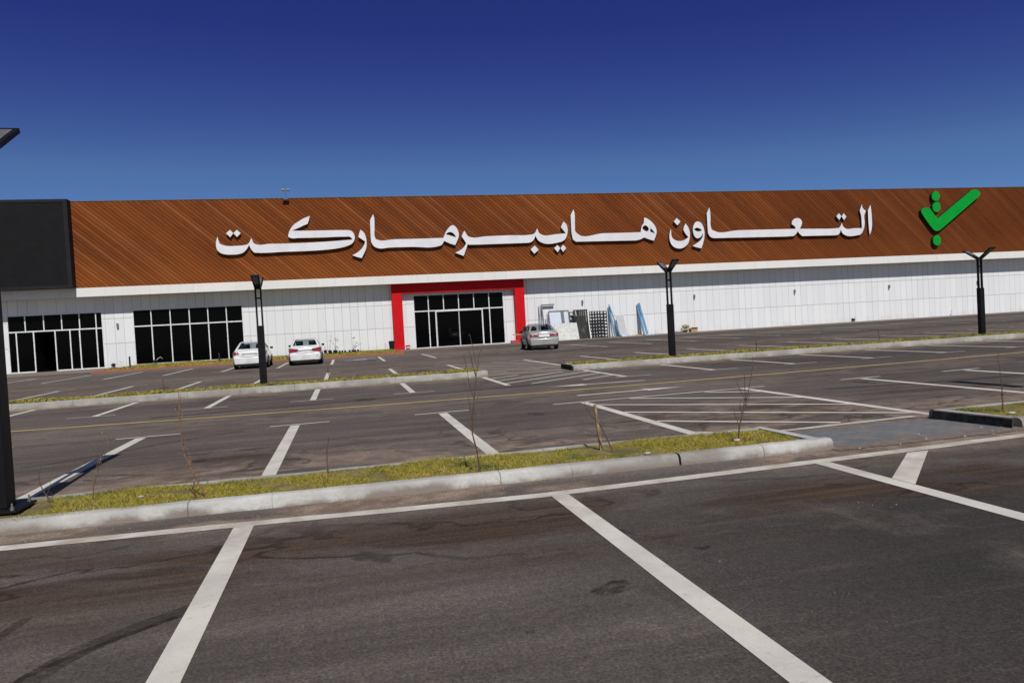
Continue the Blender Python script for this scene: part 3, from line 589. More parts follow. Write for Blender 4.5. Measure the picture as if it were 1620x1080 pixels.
def bed(b, x0, x1, y0, y1, z):
    nx = max(2, int((x1-x0)/.25)); ny = 5
    vs = [(x0+(x1-x0)*i/nx, y0+(y1-y0)*j/ny, z+(.018*math.sin(i*1.7+j)+.012*math.sin(i*.53))*(0 < j < ny)) for i in range(nx+1) for j in range(ny+1)]
    b.add(vs, [(i*(ny+1)+j, (i+1)*(ny+1)+j, (i+1)*(ny+1)+j+1, i*(ny+1)+j+1) for i in range(nx) for j in range(ny)])
b = MB()
bed(b, -33, 5.05, YK1+.15, YK2-.11, .092); bed(b, 7.93, 34, YK1+.2, YK2-.01, .095)
bed(b, -62, 4.17, MK1+.16, MK2-.11, .165); bed(b, 7.2, 80, MK1+.16, MK2-.11, .165); bed(b, -15.1, 3.7, 49.7, 60.3, .10)
struct('soil_beds', b, M['soil'])
from mathutils import noise as mnoise
def turf(b, x0, x1, y0, y1, z, dens, h0, h1, wd, bare=None):
    n = int((x1-x0)*(y1-y0)*dens)
    for _ in range(n):
        x = random.uniform(x0, x1); y = random.uniform(y0, y1)
        k = mnoise.noise((x*1.6, y*1.6, 3)); k2 = mnoise.noise((x*5.2, y*5.2, 9))
        if bare and bare(x, y): continue
        if k2+.6*k < -.46 and random.random() < .7: continue
        h = random.uniform(h0, h1)*(1+.55*k+.35*k2); a = random.uniform(0, 6.283); l = h*random.uniform(.4, 1.9); q = random.uniform(0, 6.283)
        c, s = math.cos(a)*wd/2, math.sin(a)*wd/2; zz = z+.012*math.sin(x*2)
        b.add([(x-c, y-s, zz), (x+c, y+s, zz), (x+l*math.cos(q), y+l*math.sin(q), zz+h)], [(0, 1, 2)])
b = MB()
dirt = lambda x, y: math.hypot((x+3.3)/.50, (y-7.75)/.55) < 1+.3*mnoise.noise((x*4, y*4, 0)) or math.hypot((x-2.86)/.10, (y-7.70)/.09) < 1 or math.hypot((x-4.4)/.22, (y-7.62)/.1) < .8 or math.hypot((x+1.8)/.3, (y-7.9)/.1) < .9
turf(b, -4.6, 5.03, YK1+.13, YK2-.10, .09, 9500, .012, .038, .0075, dirt)
turf(b, 7.95, 11.5, YK1+.22, YK2-.01, .095, 7500, .014, .040, .0085)
tag(b.build('turf_grass', M['turf']), kind='stuff')
b = MB()
turf(b, -14, 4.15, MK1+.15, MK2-.09, .165, 620, .05, .10, .03); turf(b, 7.22, 34, MK1+.15, MK2-.09, .165, 560, .05, .10, .03)
turf(b, -15, 3.6, 49.8, 60.2, .10, 90, .03, .08, .06)
tag(b.build('verge_grass', M['turf']), kind='stuff')

# ------------------------------------------------------------------ the hypermarket
YW = 60.45; YF = 59.33; ZB, ZT, ZR = 5.36, 6.01, 12.35; XL, XR = -62.0, 125.0
shop = empty('hypermarket_building', (20, YW, 0)); shop_o = Vector((20, YW, 0))
tag(shop, 'long white panelled hypermarket with brown diagonal timber band and red entrance surround', 'building')
def part(b, name, mat, parent=shop, **k):
    o = b.build(name, mat, parent, **k)
    return o
def loc(b, off=shop_o): b.v = [(p[0]-off.x, p[1]-off.y, p[2]-off.z) for p in b.v]; return b
OPEN = [(-24.03, -17.62, .0, 4.27), (-15.55, -7.60, .08, 4.30), (5.71, 13.37, .0, 4.43)]
b = MB(); x = XL
for o0, o1, z0, z1 in OPEN:
    b.quad((x,YW,0),(o0,YW,0),(o0,YW,5.42),(x,YW,5.42)); b.quad((o0,YW,z1),(o1,YW,z1),(o1,YW,5.42),(o0,YW,5.42))
    if z0 > 0: b.quad((o0,YW,0),(o1,YW,0),(o1,YW,z0),(o0,YW,z0))
    Y2 = YW+.35
    b.quad((o0,YW,z0),(o0,Y2,z0),(o0,Y2,z1),(o0,YW,z1)); b.quad((o1,Y2,z0),(o1,YW,z0),(o1,YW,z1),(o1,Y2,z1)); b.quad((o0,YW,z1),(o0,Y2,z1),(o1,Y2,z1),(o1,YW,z1)); b.quad((o0,YW,z0),(o1,YW,z0),(o1,Y2,z0),(o0,Y2,z0))
    x = o1
b.quad((x,YW,0),(XR,YW,0),(XR,YW,5.42),(x,YW,5.42)); b.quad((XR,YW,0),(XR,120,0),(XR,120,5.42),(XR,YW,5.42)); b.quad((XL,120,0),(XL,YW,0),(XL,YW,5.42),(XL,120,5.42)); b.quad((XR,120,0),(XL,120,0),(XL,120,12.2),(XR,120,12.2))
part(loc(b), 'wall', M['clad'])
b = MB(); b.box(XL-.2, XR+.2, YF, YF+.25, ZB, ZT); b.box(XL-.2, XL, YF+.25, 120, ZB, ZT); b.box(XR, XR+.2, YF+.25, 120, ZB, ZT); part(loc(b), 'fascia', M['fascia'])
b = MB(); b.box(XL, XR, YF+.25, YW+.3, 5.40, 5.46); part(loc(b), 'soffit', M['soffit'])
b = MB(); b.box(XL, XR, YF+.03, YF+.20, ZT, ZR); b.box(XL, XL+.17, YF+.20, 120, ZT, ZR); b.box(XR-.17, XR, YF+.20, 120, ZT, ZR); part(loc(b), 'timber_cladding', M['wood'])
b = MB(); b.box(XL-.05, XR+.05, YF, YF+.28, ZR, ZR+.06); part(loc(b), 'coping', M['grey_steel'])
b = MB(); b.quad((XL+.17,YF+.2,12.1),(XR-.17,YF+.2,12.1),(XR-.17,120,12.1),(XL+.17,120,12.1)); part(loc(b), 'roof', M['roof'])
b = MB(); b.box(3.97, 4.80, 59.95, YW-.003, 0, 4.58); b.box(14.25, 15.08, 59.95, YW-.003, 0, 4.58); b.box(3.97, 15.08, 59.95, YW-.003, 4.58, 5.397); part(loc(b), 'entrance_portal', M['red'], bevel=.01)
def glazing(name, ox, mull_top, mull_low, tz, doors=None, open_bay=None, label=None):
    x0, x1, z0, z1 = ox; y0 = YW-.012; b = MB(); W = .075
    for a, c in ((x0, x0+W), (x1-W, x1)): b.box(a, c, y0, y0+.11, z0, z1)
    b.box(x0+W, x1-W, y0, y0+.11, z1-W, z1)
    if open_bay: b.box(x0+W, open_bay[0], y0, y0+.11, z0, z0+.09); b.box(open_bay[1], x1-W, y0, y0+.11, z0, z0+.09)
    else: b.box(x0+W, x1-W, y0, y0+.11, z0, z0+.07)
    b.box(x0+W, x1-W, y0+.004, y0+.115, tz-.045, tz+.045)
    for x in mull_top: b.box(x-.035, x+.035, y0+.008, y0+.11, tz+.045, z1-W)
    for x in mull_low: b.box(x-.04, x+.04, y0+.008, y0+.11, z0+.05, tz-.045)
    fr = part(loc(b), name, M['frame'])
    if label: fr['label'] = label
    b = MB(); b.quad((x0+W,y0+.07,tz),(x1-W,y0+.07,tz),(x1-W,y0+.07,z1-W),(x0+W,y0+.07,z1-W))
    if open_bay:
        b.quad((x0+W,y0+.07,z0),(open_bay[0],y0+.07,z0),(open_bay[0],y0+.07,tz),(x0+W,y0+.07,tz)); b.quad((open_bay[1],y0+.07,z0),(x1-W,y0+.07,z0),(x1-W,y0+.07,tz),(open_bay[1],y0+.07,tz))
    else: b.quad((x0+W,y0+.07,z0+.05),(x1-W,y0+.07,z0+.05),(x1-W,y0+.07,tz),(x0+W,y0+.07,tz))
    part(loc(b), 'pane', M['glass'], fr)
    if doors:
        d0, d1, dm = doors; b = MB()
        b.box(d0, d1, y0-.03, y0+.0, tz-.11, tz-.05)
        part(loc(b), 'door_header', M['frame'], fr)
        for a, c in ((d0, dm), (dm, d1)):
            b = MB(); yy = y0-.025
            for p, q in ((a, a+.05), (c-.05, c)): b.box(p+.012, q-.012, yy, yy+.03, z0+.02, tz-.165)
            b.box(a+.038, c-.038, yy, yy+.03, z0+.02, z0+.06)
            part(loc(b), 'sliding_door', M['frame'], fr)
    if open_bay:
        b = MB(); a, c = open_bay
        b.quad((a,YW+.3,.01),(a,YW+4,.01),(a,YW+4,3),(a,YW+.3,3)); b.quad((c,YW+4,.01),(c,YW+.3,.01),(c,YW+.3,3),(c,YW+4,3)); b.quad((a,YW+4,.01),(c,YW+4,.01),(c,YW+4,3),(a,YW+4,3)); b.quad((a,YW+.1,.012),(c,YW+.1,.012),(c,YW+4,.012),(a,YW+4,.012)); b.quad((a,YW+.1,3.05),(a,YW+4,3.05),(c,YW+4,3.05),(c,YW+.1,3.05))
        part(loc(b), 'dark_lobby', M['black'], fr)
glazing('side_entrance', OPEN[0], (-22.84, -21.61, -20.41, -19.21, -18.09), (-23.47, -22.33, -20.90, -19.90, -19.25, -18.10), 3.03, None, (-22.29, -20.94), 'glazed side entrance with its middle leaf standing open')
glazing('shop_window', OPEN[1], (-14.25, -12.90, -11.53, -10.18, -8.83), (-14.25, -12.90, -11.53, -10.18, -8.83), 3.02, label='wide black window of twelve white framed panes')
glazing('main_entrance', OPEN[2], (6.96, 8.23, 9.50, 10.79, 12.09), (6.95, 7.53, 11.48, 12.10), 3.07, (7.57, 11.44, 9.47), None, 'glazed main entrance between red pillars')

# black display screen on the cladding
t = empty('display_screen', (-30, 58.6, 5.96)); off = Vector((-30, 58.6, 5.96)); tag(t, 'large blank black display screen hung on the timber band', 'screen')
b = MB(); x0, x1, z0, z1 = -46, -18.90, 6.0, 12.41
b.box(x0+.28, x1-.28, 58.60, 58.80, z0+.22, z1-.22); part(loc(b, off), 'screen_panel', M['screen'], t)
b = MB(); b.box(x0, x1, 58.57, 59.355, z0, z0+.22); b.box(x0, x1, 58.57, 59.355, z1-.22, z1); b.box(x0, x0+.28, 58.57, 59.355, z0+.22, z1-.22); b.box(x1-.28, x1, 58.57, 59.355, z0+.22, z1-.22)
part(loc(b, off), 'screen_frame', M['screen_frame'], t)

# lettering and emblem standing off the timber
def sign_part(name, contours, parent, y, mats, depth=.22):
    cx = sum(p[0] for p in contours[0])/len(contours[0]); cz = sum(p[1] for p in contours[0])/len(contours[0])
    me = curve_mesh(name, contours, depth, 0)
    me.materials.clear(); me.materials.append(mats[0]); me.materials.append(mats[1])
    for p in me.polygons: p.material_index = 0 if p.normal.y < -.7 else 1
    o = bpy.data.objects.new(name, me); COL.objects.link(o); o.parent = parent
    o.location = (-parent.location.x, y-parent.location.y, -parent.location.z); return o
t = empty('shop_sign', (20, 58.9, 8)); tag(t, 'white raised Arabic lettering across the brown timber band', 'sign')
for c in LETTERS: sign_part('letter', c, t, 59.20, (M['sign_white'], M['sign_side']), .17)
for c in DOTS: sign_part('letter_dot', c, t, 59.20, (M['sign_white'], M['sign_side']), .17)
t = empty('tick_emblem', (57.5, 58.9, 8)); tag(t, 'green tick emblem with three round dots on the timber band', 'sign')
for i, c in enumerate(EMBLEM): sign_part('tick' if i == 0 else 'emblem_dot', c, t, 59.16-.01*(i == 0), (M['green'], M['green_side']), .26)

# wall lamps
def wall_lamp():
    t = empty('wall_lamp', (0, 0, 0))
    b = MB(); b.box(-.06, .06, -.03, 0, -.13, .13); b.build('back_plate', M['grey_steel'], t)
    b = MB(); b.lathe([(.055, -.17), (.075, -.16), (.075, .16), (.055, .17)], 14, (0, -.10, 0)); b.build('lamp_body', M['steel'], t, smooth=40)
    return t
p = wall_lamp()
for i, (x, lab) in enumerate(((-16.6, 'small grey wall lamp between the side entrance and shop window'), (20.35, 'small grey wall lamp above the black pallet grid'), (30.98, 'small grey wall lamp above the heap of sacks'), (41.2, 'small grey wall lamp on bare wall, first east of the sack heap'), (51.5, 'small grey wall lamp on bare wall, second east of the sack heap'), (61.8, 'small grey wall lamp on bare wall, third east of the sack heap'))):
    o = p if i == 0 else copy_tree(p); o.location = (x, YW-.002, 3.17); tag(o, lab, 'wall lamp', 'grey lamps along the white wall')
# rooftop floodlights
def roof_light():
    t = empty('roof_floodlight', (0, 0, 0))
    b = MB(); b.tube([(0, 0, -.25), (0, 0, .52)], .04); b.bar((-.36, 0, .52), (.36, 0, .52), .05, .05); b.box(-.2, .2, -.22, .1, -.36, -.25); b.build('bracket', M['grey_steel'], t)
    for s in (-1, 1):
        b = MB(); b.hexa([(s*.22-.15,-.12,.55),(s*.22+.15,-.12,.55),(s*.22+.15,.10,.58),(s*.22-.15,.10,.58),(s*.22-.15,-.20,.66),(s*.22+.15,-.20,.66),(s*.22+.15,.05,.72),(s*.22-.15,.05,.72)]); b.build('lamp_head', M['white_plastic'], t, bevel=.015)
        b = MB(); b.tube([(s*.16, -.05, .70), (s*.18, -.08, .85), (s*.10, -.1, .95)], .02); b.build('cable', M['grey_steel'], t)
    b = MB(); b.box(-.3, .3, -.25, -.07, -.55, -.37); b.build('ballast_box', M['black'], t, bevel=.02)
    return t
p = roof_light(); p.scale = (.78, .78, .78); p.location = (-3.76, YF-.01, 12.53); tag(p, 'white twin floodlight on the roof edge above the last letter', 'floodlight', 'floodlights on the roof edge')
o = copy_tree(p); o.location = (46.6, YF+.2, 12.16); o.scale = (.5, .5, .5); tag(o, 'twin floodlight barely showing over the roof edge right of the sign centre', 'floodlight', 'floodlights on the roof edge')

# ------------------------------------------------------------------ street lamps
def street_lamp():
    t = empty('street_lamp', (0, 0, 0)); W = .115
    b = MB(); b.box(-.24, .24, -.24, .24, 0, .022); b.build('base_plate', M['lamp'], t, bevel=.004)
    for sx in (-1, 1):
        for sy in (-1, 1):
            b = MB(); b.lathe([(.018, .022), (.018, .05), (.009, .05), (.009, .085)], 8, (sx*.19, sy*.19, 0)); b.build('anchor_bolt', M['steel'], t)
    b = MB(); b.box(-W, W, -W*.85, W*.85, .022, 2.08); b.build('column', M['lamp'], t, bevel=.012)
    for s in (-1, 1):
        b = MB(); b.box(s*W-(.055 if s > 0 else 0), s*W+(0 if s > 0 else .055), -.045, .045, 2.0801, 3.33); b.build('post', M['lamp'], t, bevel=.006)
    b = MB(); b.box(-W+.055, W-.055, -.035, .035, 3.0, 3.05); b.build('crossbar', M['lamp'], t)
    b = MB(); b.hexa([(-W,-.09,3.3301),(W,-.09,3.3301),(W,.09,3.3301),(-W,.09,3.3301),(-W,-.06,3.41),(W,-.06,3.41),(W,.06,3.41),(-W,.06,3.41)]); b.build('neck', M['lamp'], t)
    for s in (-1, 1):
        a0 = Vector((0, s*.05, 3.35)); a1 = Vector((0, s*.72, 3.77)); d = (a1-a0).normalized(); n = Vector((0, -d.z*s, d.y*s)); h0, h1, th = .105, .145, .055
        q = [a0-Vector((h0,0,0)), a0+Vector((h0,0,0)), a1+Vector((h1,0,0)), a1-Vector((h1,0,0))]
        b = MB(); v = [x-n*th/2 for x in q]+[x+n*th/2 for x in q]; b.hexa(v)
        hd = b.build('lamp_head', M['lamp'], t, bevel=.008)
        c0 = a0.lerp(a1, .38); c1 = a0.lerp(a1, .92); b = MB()
        for sg in (-1, 1):
            q2 = [c0-Vector((.075,0,0)), c0+Vector((.075,0,0)), c1+Vector((.10,0,0)), c1-Vector((.10,0,0))]; o2 = n*sg*(th/2+.003)
            b.add([x+o2 for x in q2], [(0, 1, 2, 3)])
        b.build('lamp_panel', M['lamp_led'], hd)
    return t
p = street_lamp()
for i, (x, y, z, lab) in enumerate(((-3.28, 7.80, .115, 'tall black lamp post on the near island at the left, cut by the frame'), (-2.42, 22.95, .17, 'black twin head lamp post standing in front of the white sedans'), (10.85, 22.95, .17, 'black Y shaped lamp post left of the sack heap, on the middle island'), (23.6, 22.95, .17, 'black Y shaped lamp post below the green tick emblem'), (11.70, 7.86, .115, 'black lamp post beyond the right edge whose shadow falls across bays'))):
    o = p if i == 0 else copy_tree(p); o.location = (x, y, z); tag(o, lab, 'street lamp', 'black parking lot lamp posts')
    if y > 20: o.scale = (.86, .86, .868)

# ------------------------------------------------------------------ cars (nose towards the shop)
def sedan(name, label, paint, loc_, rz, style):
    t = empty(name, loc_, rz); tag(t, label, 'car', 'cars parked nose in by the shop')
    # stations along y: (y, half width, underside, belt, deck)
    ST = [(-2.22, .70, .40, .82, .90), (-2.19, .80, .34, .86, .965), (-2.02, .865, .28, .90, 1.005), (-1.55, .885, .22, .93, 1.03), (-.9, .89, .20, .94, 1.02), (0, .89, .20, .93, 1.0), (.9, .885, .20, .92, .985),
          (1.25, .88, .22, .89, .955), (1.75, .865, .25, .82, .87), (2.1, .81, .28, .73, .76), (2.24, .70, .34, .64, .67)]
    b = MB(); n = 13
    for y, wv, zu, zb, zd in ST:
        half = [(0, zu), (wv*.80, zu), (wv*.955, zu+.09), (wv, .52), (wv*.985, zb-.05), (wv*.90, zd-.018), (0, zd+.012)]
        ring = half+[(-x, z) for x, z in half[-2:0:-1]]
        n = len(ring); b.v += [(x, y, z) for x, z in ring]
    m = len(ST)
    for i in range(m-1):
        for k in range(n): b.f.append((i*n+k, i*n+(k+1) % n, (i+1)*n+(k+1) % n, (i+1)*n+k)); b.m.append(0)
    b.f += [tuple(range(n)), tuple((m-1)*n+k for k in range(n))[::-1]]; b.m += [0, 0]
    # cabin
    cab = [(.93, -1.80, 1.18, .80), (1.06, -1.62, 1.00, .775), (1.40, -.98, .33, .60), (1.445, -.78, .12, .53), (1.455, -.6, -.1, .38)]
    o = len(b.v); q = 12
    for z, ya, yb, hw in cab:
        pts = []
        for sx, yy, cx in ((-1, ya, 1), (1, ya, 1), (1, yb, 1), (-1, yb, 1)):
            c = .05
            sy = 1 if yy == ya else -1
            if (sx < 0) == (yy == ya): pts += [(sx*hw, yy+sy*c*2.2), (sx*(hw-c*.4), yy+sy*c*.7), (sx*(hw-c*2), yy)] if yy == ya else [(sx*hw, yy+sy*c*2.2), (sx*(hw-c*.4), yy+sy*c*.7), (sx*(hw-c*2), yy)]
            else: pts += [(sx*(hw-c*2), yy), (sx*(hw-c*.4), yy+sy*c*.7), (sx*hw, yy+sy*c*2.2)]
        b.v += [(x, y, z) for x, y in pts]
    for i in range(len(cab)-1):
        for k in range(q):
            if i == 1 and k in (2, 5, 8, 11): continue
            b.f.append((o+i*q+k, o+i*q+(k+1) % q, o+(i+1)*q+(k+1) % q, o+(i+1)*q+k)); b.m.append(0)
    b.f.append(tuple(o+(len(cab)-1)*q+k for k in range(q))); b.m.append(0)
    for s in (-1, 1): b.hexa([(s*.775,-.34,1.05),(s*.745,-.34,1.05),(s*.745,-.26,1.05),(s*.775,-.26,1.05),(s*.605,-.34,1.402),(s*.575,-.34,1.402),(s*.575,-.26,1.402),(s*.605,-.26,1.402)])
    bd = b.build('body', M[paint], t, smooth=38)
    bm = bmesh.new(); bm.from_mesh(bd.data); bmesh.ops.recalc_face_normals(bm, faces=bm.faces); bm.to_mesh(bd.data); bm.free(); bd.data.set_sharp_from_angle(angle=R(38))
    # glass
    def cabpt(z, side):                  # side: (face, u) on the cabin skin
        for (z0, a0, b0, h0), (z1, a1, b1, h1) in zip(cab, cab[1:]):
            if z0 <= z <= z1:
                f = (z-z0)/(z1-z0); return a0+(a1-a0)*f, b0+(b1-b0)*f, h0+(h1-h0)*f
    e = .009
    b = MB(); z0, z1 = 1.075, 1.385
    a, c, h = cabpt(z0, 0); a1, c1, h1 = cabpt(z1, 0)
    b.quad((-h+.13,a-e,z0+e),(h-.13,a-e,z0+e),(h1-.11,a1-e,z1+e),(-h1+.11,a1-e,z1+e)); b.build('rear_window', M['carglass'], t)
    b = MB(); b.quad((h-.13,c+e,z0+e),(-h+.13,c+e,z0+e),(-h1+.11,c1+e,z1+e),(h1-.11,c1+e,z1+e)); b.build('windscreen', M['carglass'], t)
    for s in (-1, 1):
        for ya, yb, yc, yd in ((a+.42, -.34, -.36, a1+.26), (-.27, c-.40, c1-.16, -.29)):
            b = MB(); b.quad((s*(h+e),ya,z0),(s*(h+e),yb,z0),(s*(h1+e),yc,z1-.03),(s*(h1+e),yd,z1-.03)); b.build('side_window', M['carglass'], t)
        b = MB(); b.hexa([(s*.84,.78,.99),(s*1.0,.74,.97),(s*1.0,.84,.97),(s*.84,.86,.99),(s*.86,.76,1.09),(s*1.01,.72,1.10),(s*1.01,.82,1.10),(s*.86,.84,1.10)]); b.build('wing_mirror', M['black'], t, bevel=.02)
        for y in (-1.32, 1.36):
            b = MB(); b.lathe([(.20, -.10), (.30, -.105), (.322, -.06), (.322, .06), (.30, .105), (.20, .10)], 22, (s*.79, y, .322), 'x'); wl = b.build('wheel', M['tyre'], t, smooth=40)
            b = MB(); b.lathe([(.205, -.004), (.19, .016), (.06, .0)], 18, (s*(.79+.101*1.0) if s > 0 else -.891-.012, y, .322), 'x'); b.build('rim', M['rim'], wl)
            b = MB(); vs = [(s*.897, y+.385*math.cos(k*math.pi/14), .30+.385*math.sin(k*math.pi/14)) for k in range(15)]; b.add(vs, [tuple(range(15))]); b.build('wheel_arch', M['underbody'], t)
        for y in (-.75, .35):
            b = MB(); b.box(s*.893-.01, s*.893+.01, y-.08, y+.08, .80, .825); b.build('door_handle', M[paint], t)
    b = MB(); b.box(-.74, .74, -2.15, 2.1, .17, .36); b.build('underbody', M['underbody'], t)
    b = MB(); b.hexa([(-.66,-2.225,.17),(.66,-2.225,.17),(.74,-2.0,.17),(-.74,-2.0,.17),(-.70,-2.24,.262),(.70,-2.24,.262),(.76,-2.0,.262),(-.76,-2.0,.262)]); b.build('rear_valance', M['underbody'], t)
    b = MB(); b.hexa([(-.76,-2.255,.265),(.76,-2.255,.265),(.83,-2.05,.265),(-.83,-2.05,.265),(-.79,-2.268,.63),(.79,-2.268,.63),(.85,-2.05,.63),(-.85,-2.05,.63)]); b.build('rear_bumper', M[paint], t, bevel=.035, smooth=50)
    b = MB(); b.box(-.45, .45, -2.232, -2.2, .655, .662); b.build('boot_seam', M['underbody'], t)
    for s in (-1, 1):
        b = MB()
        if style == 'corner':     # tall corner lamps wrapping round
            v = [(s*.52,-2.238,.80),(s*.80,-2.215,.74),(s*.868,-1.95,.78),(s*.54,-2.05,.80)]; u = [(s*.58,-2.22,.915),(s*.80,-2.19,.935),(s*.875,-1.90,.925),(s*.58,-2.04,.92)]
        elif style == 'inner':    # broad lamps reaching into the boot lid
            v = [(s*.40,-2.242,.745),(s*.79,-2.232,.71),(s*.872,-2.0,.74),(s*.36,-2.08,.76)]; u = [(s*.35,-2.240,.90),(s*.78,-2.215,.955),(s*.875,-1.98,.945),(s*.36,-2.06,.92)]
        else:                     # low wide wrap-round lamps
            v = [(s*.34,-2.240,.745),(s*.80,-2.220,.72),(s*.872,-1.92,.76),(s*.34,-2.08,.76)]; u = [(s*.32,-2.236,.86),(s*.79,-2.200,.90),(s*.876,-1.86,.90),(s*.34,-2.06,.87)]
        b.hexa(v+u); tl = b.build('tail_light', M['tail'], t, bevel=.012)
        b = MB(); x = s*.62; b.box(x-.09, x+.09, -2.262, -2.225, .465, .50); b.build('rear_reflector', M['tail'] if style != 'inner' else M['underbody'], t)
    pz = {'corner': .66, 'inner': .66, 'wide': .76}[style]
    hw, hh = (.29, .165) if style == 'wide' else (.26, .115); b = MB(); b.box(-hw, hw, -2.268 if style == 'wide' else -2.246, -2.20, pz-(hh-.115), pz+.115); b.build('number_plate', M['plate'], t)
    b = MB(); b.box(-.40, .40, -2.25, -2.21, pz+.135, pz+.165); b.build('boot_trim', M['chrome'] if style != 'wide' else M['carsilver'], t)
    b = MB(); b.lathe([(.025, -.06), (.035, -.06), (.035, .1), (.025, .1)], 10, (.42, -2.20, .29), 'y'); b.build('exhaust_pipe', M['chrome'], t)
    for s in (-1, 1):
        b = MB(); b.box(s*.36-.13, s*.36+.13, -.95, -.84, 1.0, 1.25); b.build('headrest', M['black'], t, bevel=.03)
    b = MB(); b.quad((-.73,-1.55,1.056),(.73,-1.55,1.056),(.73,.95,1.056),(-.73,.95,1.056)); b.build('cabin_floor', M['interior'], t)
    for s in (-1, 1): b = MB(); b.box(s*.36-.2, s*.36+.2, .05, .16, 1.057, 1.30); b.build('front_seat', M['interior'], t, bevel=.03)
    if style == 'inner':
        b = MB(); b.hexa([(.60,-2.275,.44),(.83,-2.20,.40),(.868,-2.04,.42),(.7,-2.1,.44),(.66,-2.272,.58),(.82,-2.20,.70),(.872,-2.03,.66),(.7,-2.1,.6)]); b.build('bumper_damage', M['scuff'], t)
    if style == 'corner':
        b = MB(); b.tube([(0, -.72, 1.44), (0, -.86, 1.53)], .012, 6); b.build('aerial', M['black'], t)
    return t
sedan('parked_car', 'white sedan half hidden behind the black lamp post', 'carwhite', (-5.0, 43.1, 0), R(1.5), 'corner')
sedan('parked_car', 'white sedan with a scuffed rear bumper beside the potted plants', 'carwhite', (-2.15, 43.4, 0), R(1), 'inner')
sedan('parked_car', 'silver sedan parked in front of the right red pillar', 'carsilver', (11.60, 43.1, 0), R(-7), 'wide').scale = (1.03, 1.03, 1.06)

# ------------------------------------------------------------------ saplings and stake
def sapling(x, y, z, pts, r0, label, twigs=4, leaves=0, mat='bark', group='bare saplings planted in the islands', tl=.16):
    r0 *= 1.15
    t = empty('sapling', (x, y, z)); tag(t, label, 'sapling', group)
    P = [Vector(p) for p in pts]
    b = MB(); b.tube(P, [r0*(1-.75*i/(len(P)-1)) for i in range(len(P))], 6); tips = []
    for k in range(twigs):
        i = random.randint(max(1, len(P)//3), len(P)-1); f = random.random(); a = P[i-1].lerp(P[i], f)
        d = Vector((random.uniform(-.3, .3), random.uniform(-.3, .3), random.uniform(.7, 1.2))).normalized()*tl*random.uniform(.5, 1.2)
        m = a+d*.5+Vector((random.uniform(-.02, .02), random.uniform(-.02, .02), 0)); b.tube([a, m, a+d], [r0*.45, r0*.35, r0*.2], 5); tips += [m, a+d]
    b.build('stem', M[mat], t, smooth=60)
    if leaves:
        b = MB()
        for _ in range(leaves):
            a = random.choice(tips+P[len(P)//2:])+Vector([random.gauss(0, .022) for _ in range(3)]); l = random.uniform(.008, .020)
            d = Vector([random.gauss(0, 1) for _ in range(3)]).normalized()*l; e = Vector([random.gauss(0, 1) for _ in range(3)]).normalized()*l*.4
            b.add([a, a+d*.5+e, a+d, a+d*.5-e], [(0, 1, 2, 3)])
        b.build('dry_leaves', M['dryleaf'], t)
    return t
sapling(-2.86, 7.93, .10, [(0,0,0),(-.06,.0,.09),(-.115,.02,.20),(-.12,.03,.30),(-.095,.05,.39)], .006, 'short bare sapling bent to one side near the tall lamp post', 2, 0)
sapling(-2.47, 7.80, .10, [(0,0,0),(.01,0,.14),(.05,.01,.28),(.09,.01,.40),(.16,.02,.50),(.23,.02,.59)], .006, 'thin leaning sapling with a few dry orange leaves at its tip', 6, 46, 'twig', tl=.10)
sapling(-1.40, 7.55, .10, [(0,0,0),(-.05,0,.12),(-.10,0,.24),(-.17,.01,.42),(-.185,.01,.58),(-.19,.01,.80),(-.185,.02,1.06)], .009, 'tall slender reddish sapling standing in the turf, first right of the lamp post', 12, 22, 'twig', tl=.13)
b = MB(); b.tube([(-1.46,7.5,.09),(-1.50,7.50,.16),(-1.53,7.49,.20)], .012, 6); tag(b.build('dead_stump', M['bark']), 'short dark stump at the foot of the tall reddish sapling', 'stump')
sapling(-.25, 8.08, .10, [(0,0,0),(-.01,0,.14),(.0,.0,.27),(.03,0,.43)], .005, 'very short bare stick sapling by the back kerb', 4, 4)
sapling(1.27, 7.30, .10, [(0,0,0),(-.02,0,.22),(-.06,0,.42),(-.04,.01,.62),(.0,.01,.86),(.02,.01,1.02),(.05,.01,1.12)], .008, 'tall forked bare sapling in front of the slanted bay line', 9, 8, tl=.32)
sapling(2.86, 7.70, .10, [(0,0,0),(-.05,.02,.15),(-.12,.05,.32),(-.21,.06,.42),(-.27,.05,.50),(-.29,.06,.61)], .006, 'thin bare sapling leaning across the timber stake', 3, 0)
b = MB(); v = [(-.015,-.015),(.015,-.015),(.015,.015),(-.015,.015)]; b.hexa([(2.785+x,7.87+y,.08) for x, y in v]+[(2.735+x*.9,7.87+y*.9,.63) for x, y in v])
tag(b.build('wooden_stake', M['stake']), 'raw wooden stake driven into the turf', 'stake')
sapling(4.42, 7.70, .10, [(0,0,0),(.02,0,.15),(.08,0,.33),(.15,.01,.50),(.20,.01,.68),(.24,.01,.86)], .009, 'dark forked sapling near the corner end of the near island', 7, 3, tl=.30)
sapling(8.31, 7.82, .10, [(0,0,0),(.01,0,.2),(.0,0,.4),(-.02,0,.6),(-.05,0,.75)], .008, 'brown leafy sapling on the right hand island beside a white stone', 8, 30, 'bark', tl=.12)
for i, (x, h, lab) in enumerate(((-9.6, .55, 'small sapling at the far left of the middle island'), (-5.2, .5, 'small sapling on the middle island left of the black lamp post'), (-.53, .42, 'small sapling on the middle island right of the black lamp post'), (3.7, .55, 'small sapling at the walkway end of the middle island'), (14.0, .45, 'small sapling on the middle island, first right of the Y shaped lamp post'), (19.0, .45, 'small sapling on the middle island midway between two Y lamp posts'))):
    sapling(x, 22.9, .17, [(0,0,0),(.02,0,h*.4),(-.01,0,h*.75),(.03,0,h)], .012, lab, 4, 6, tl=.2)
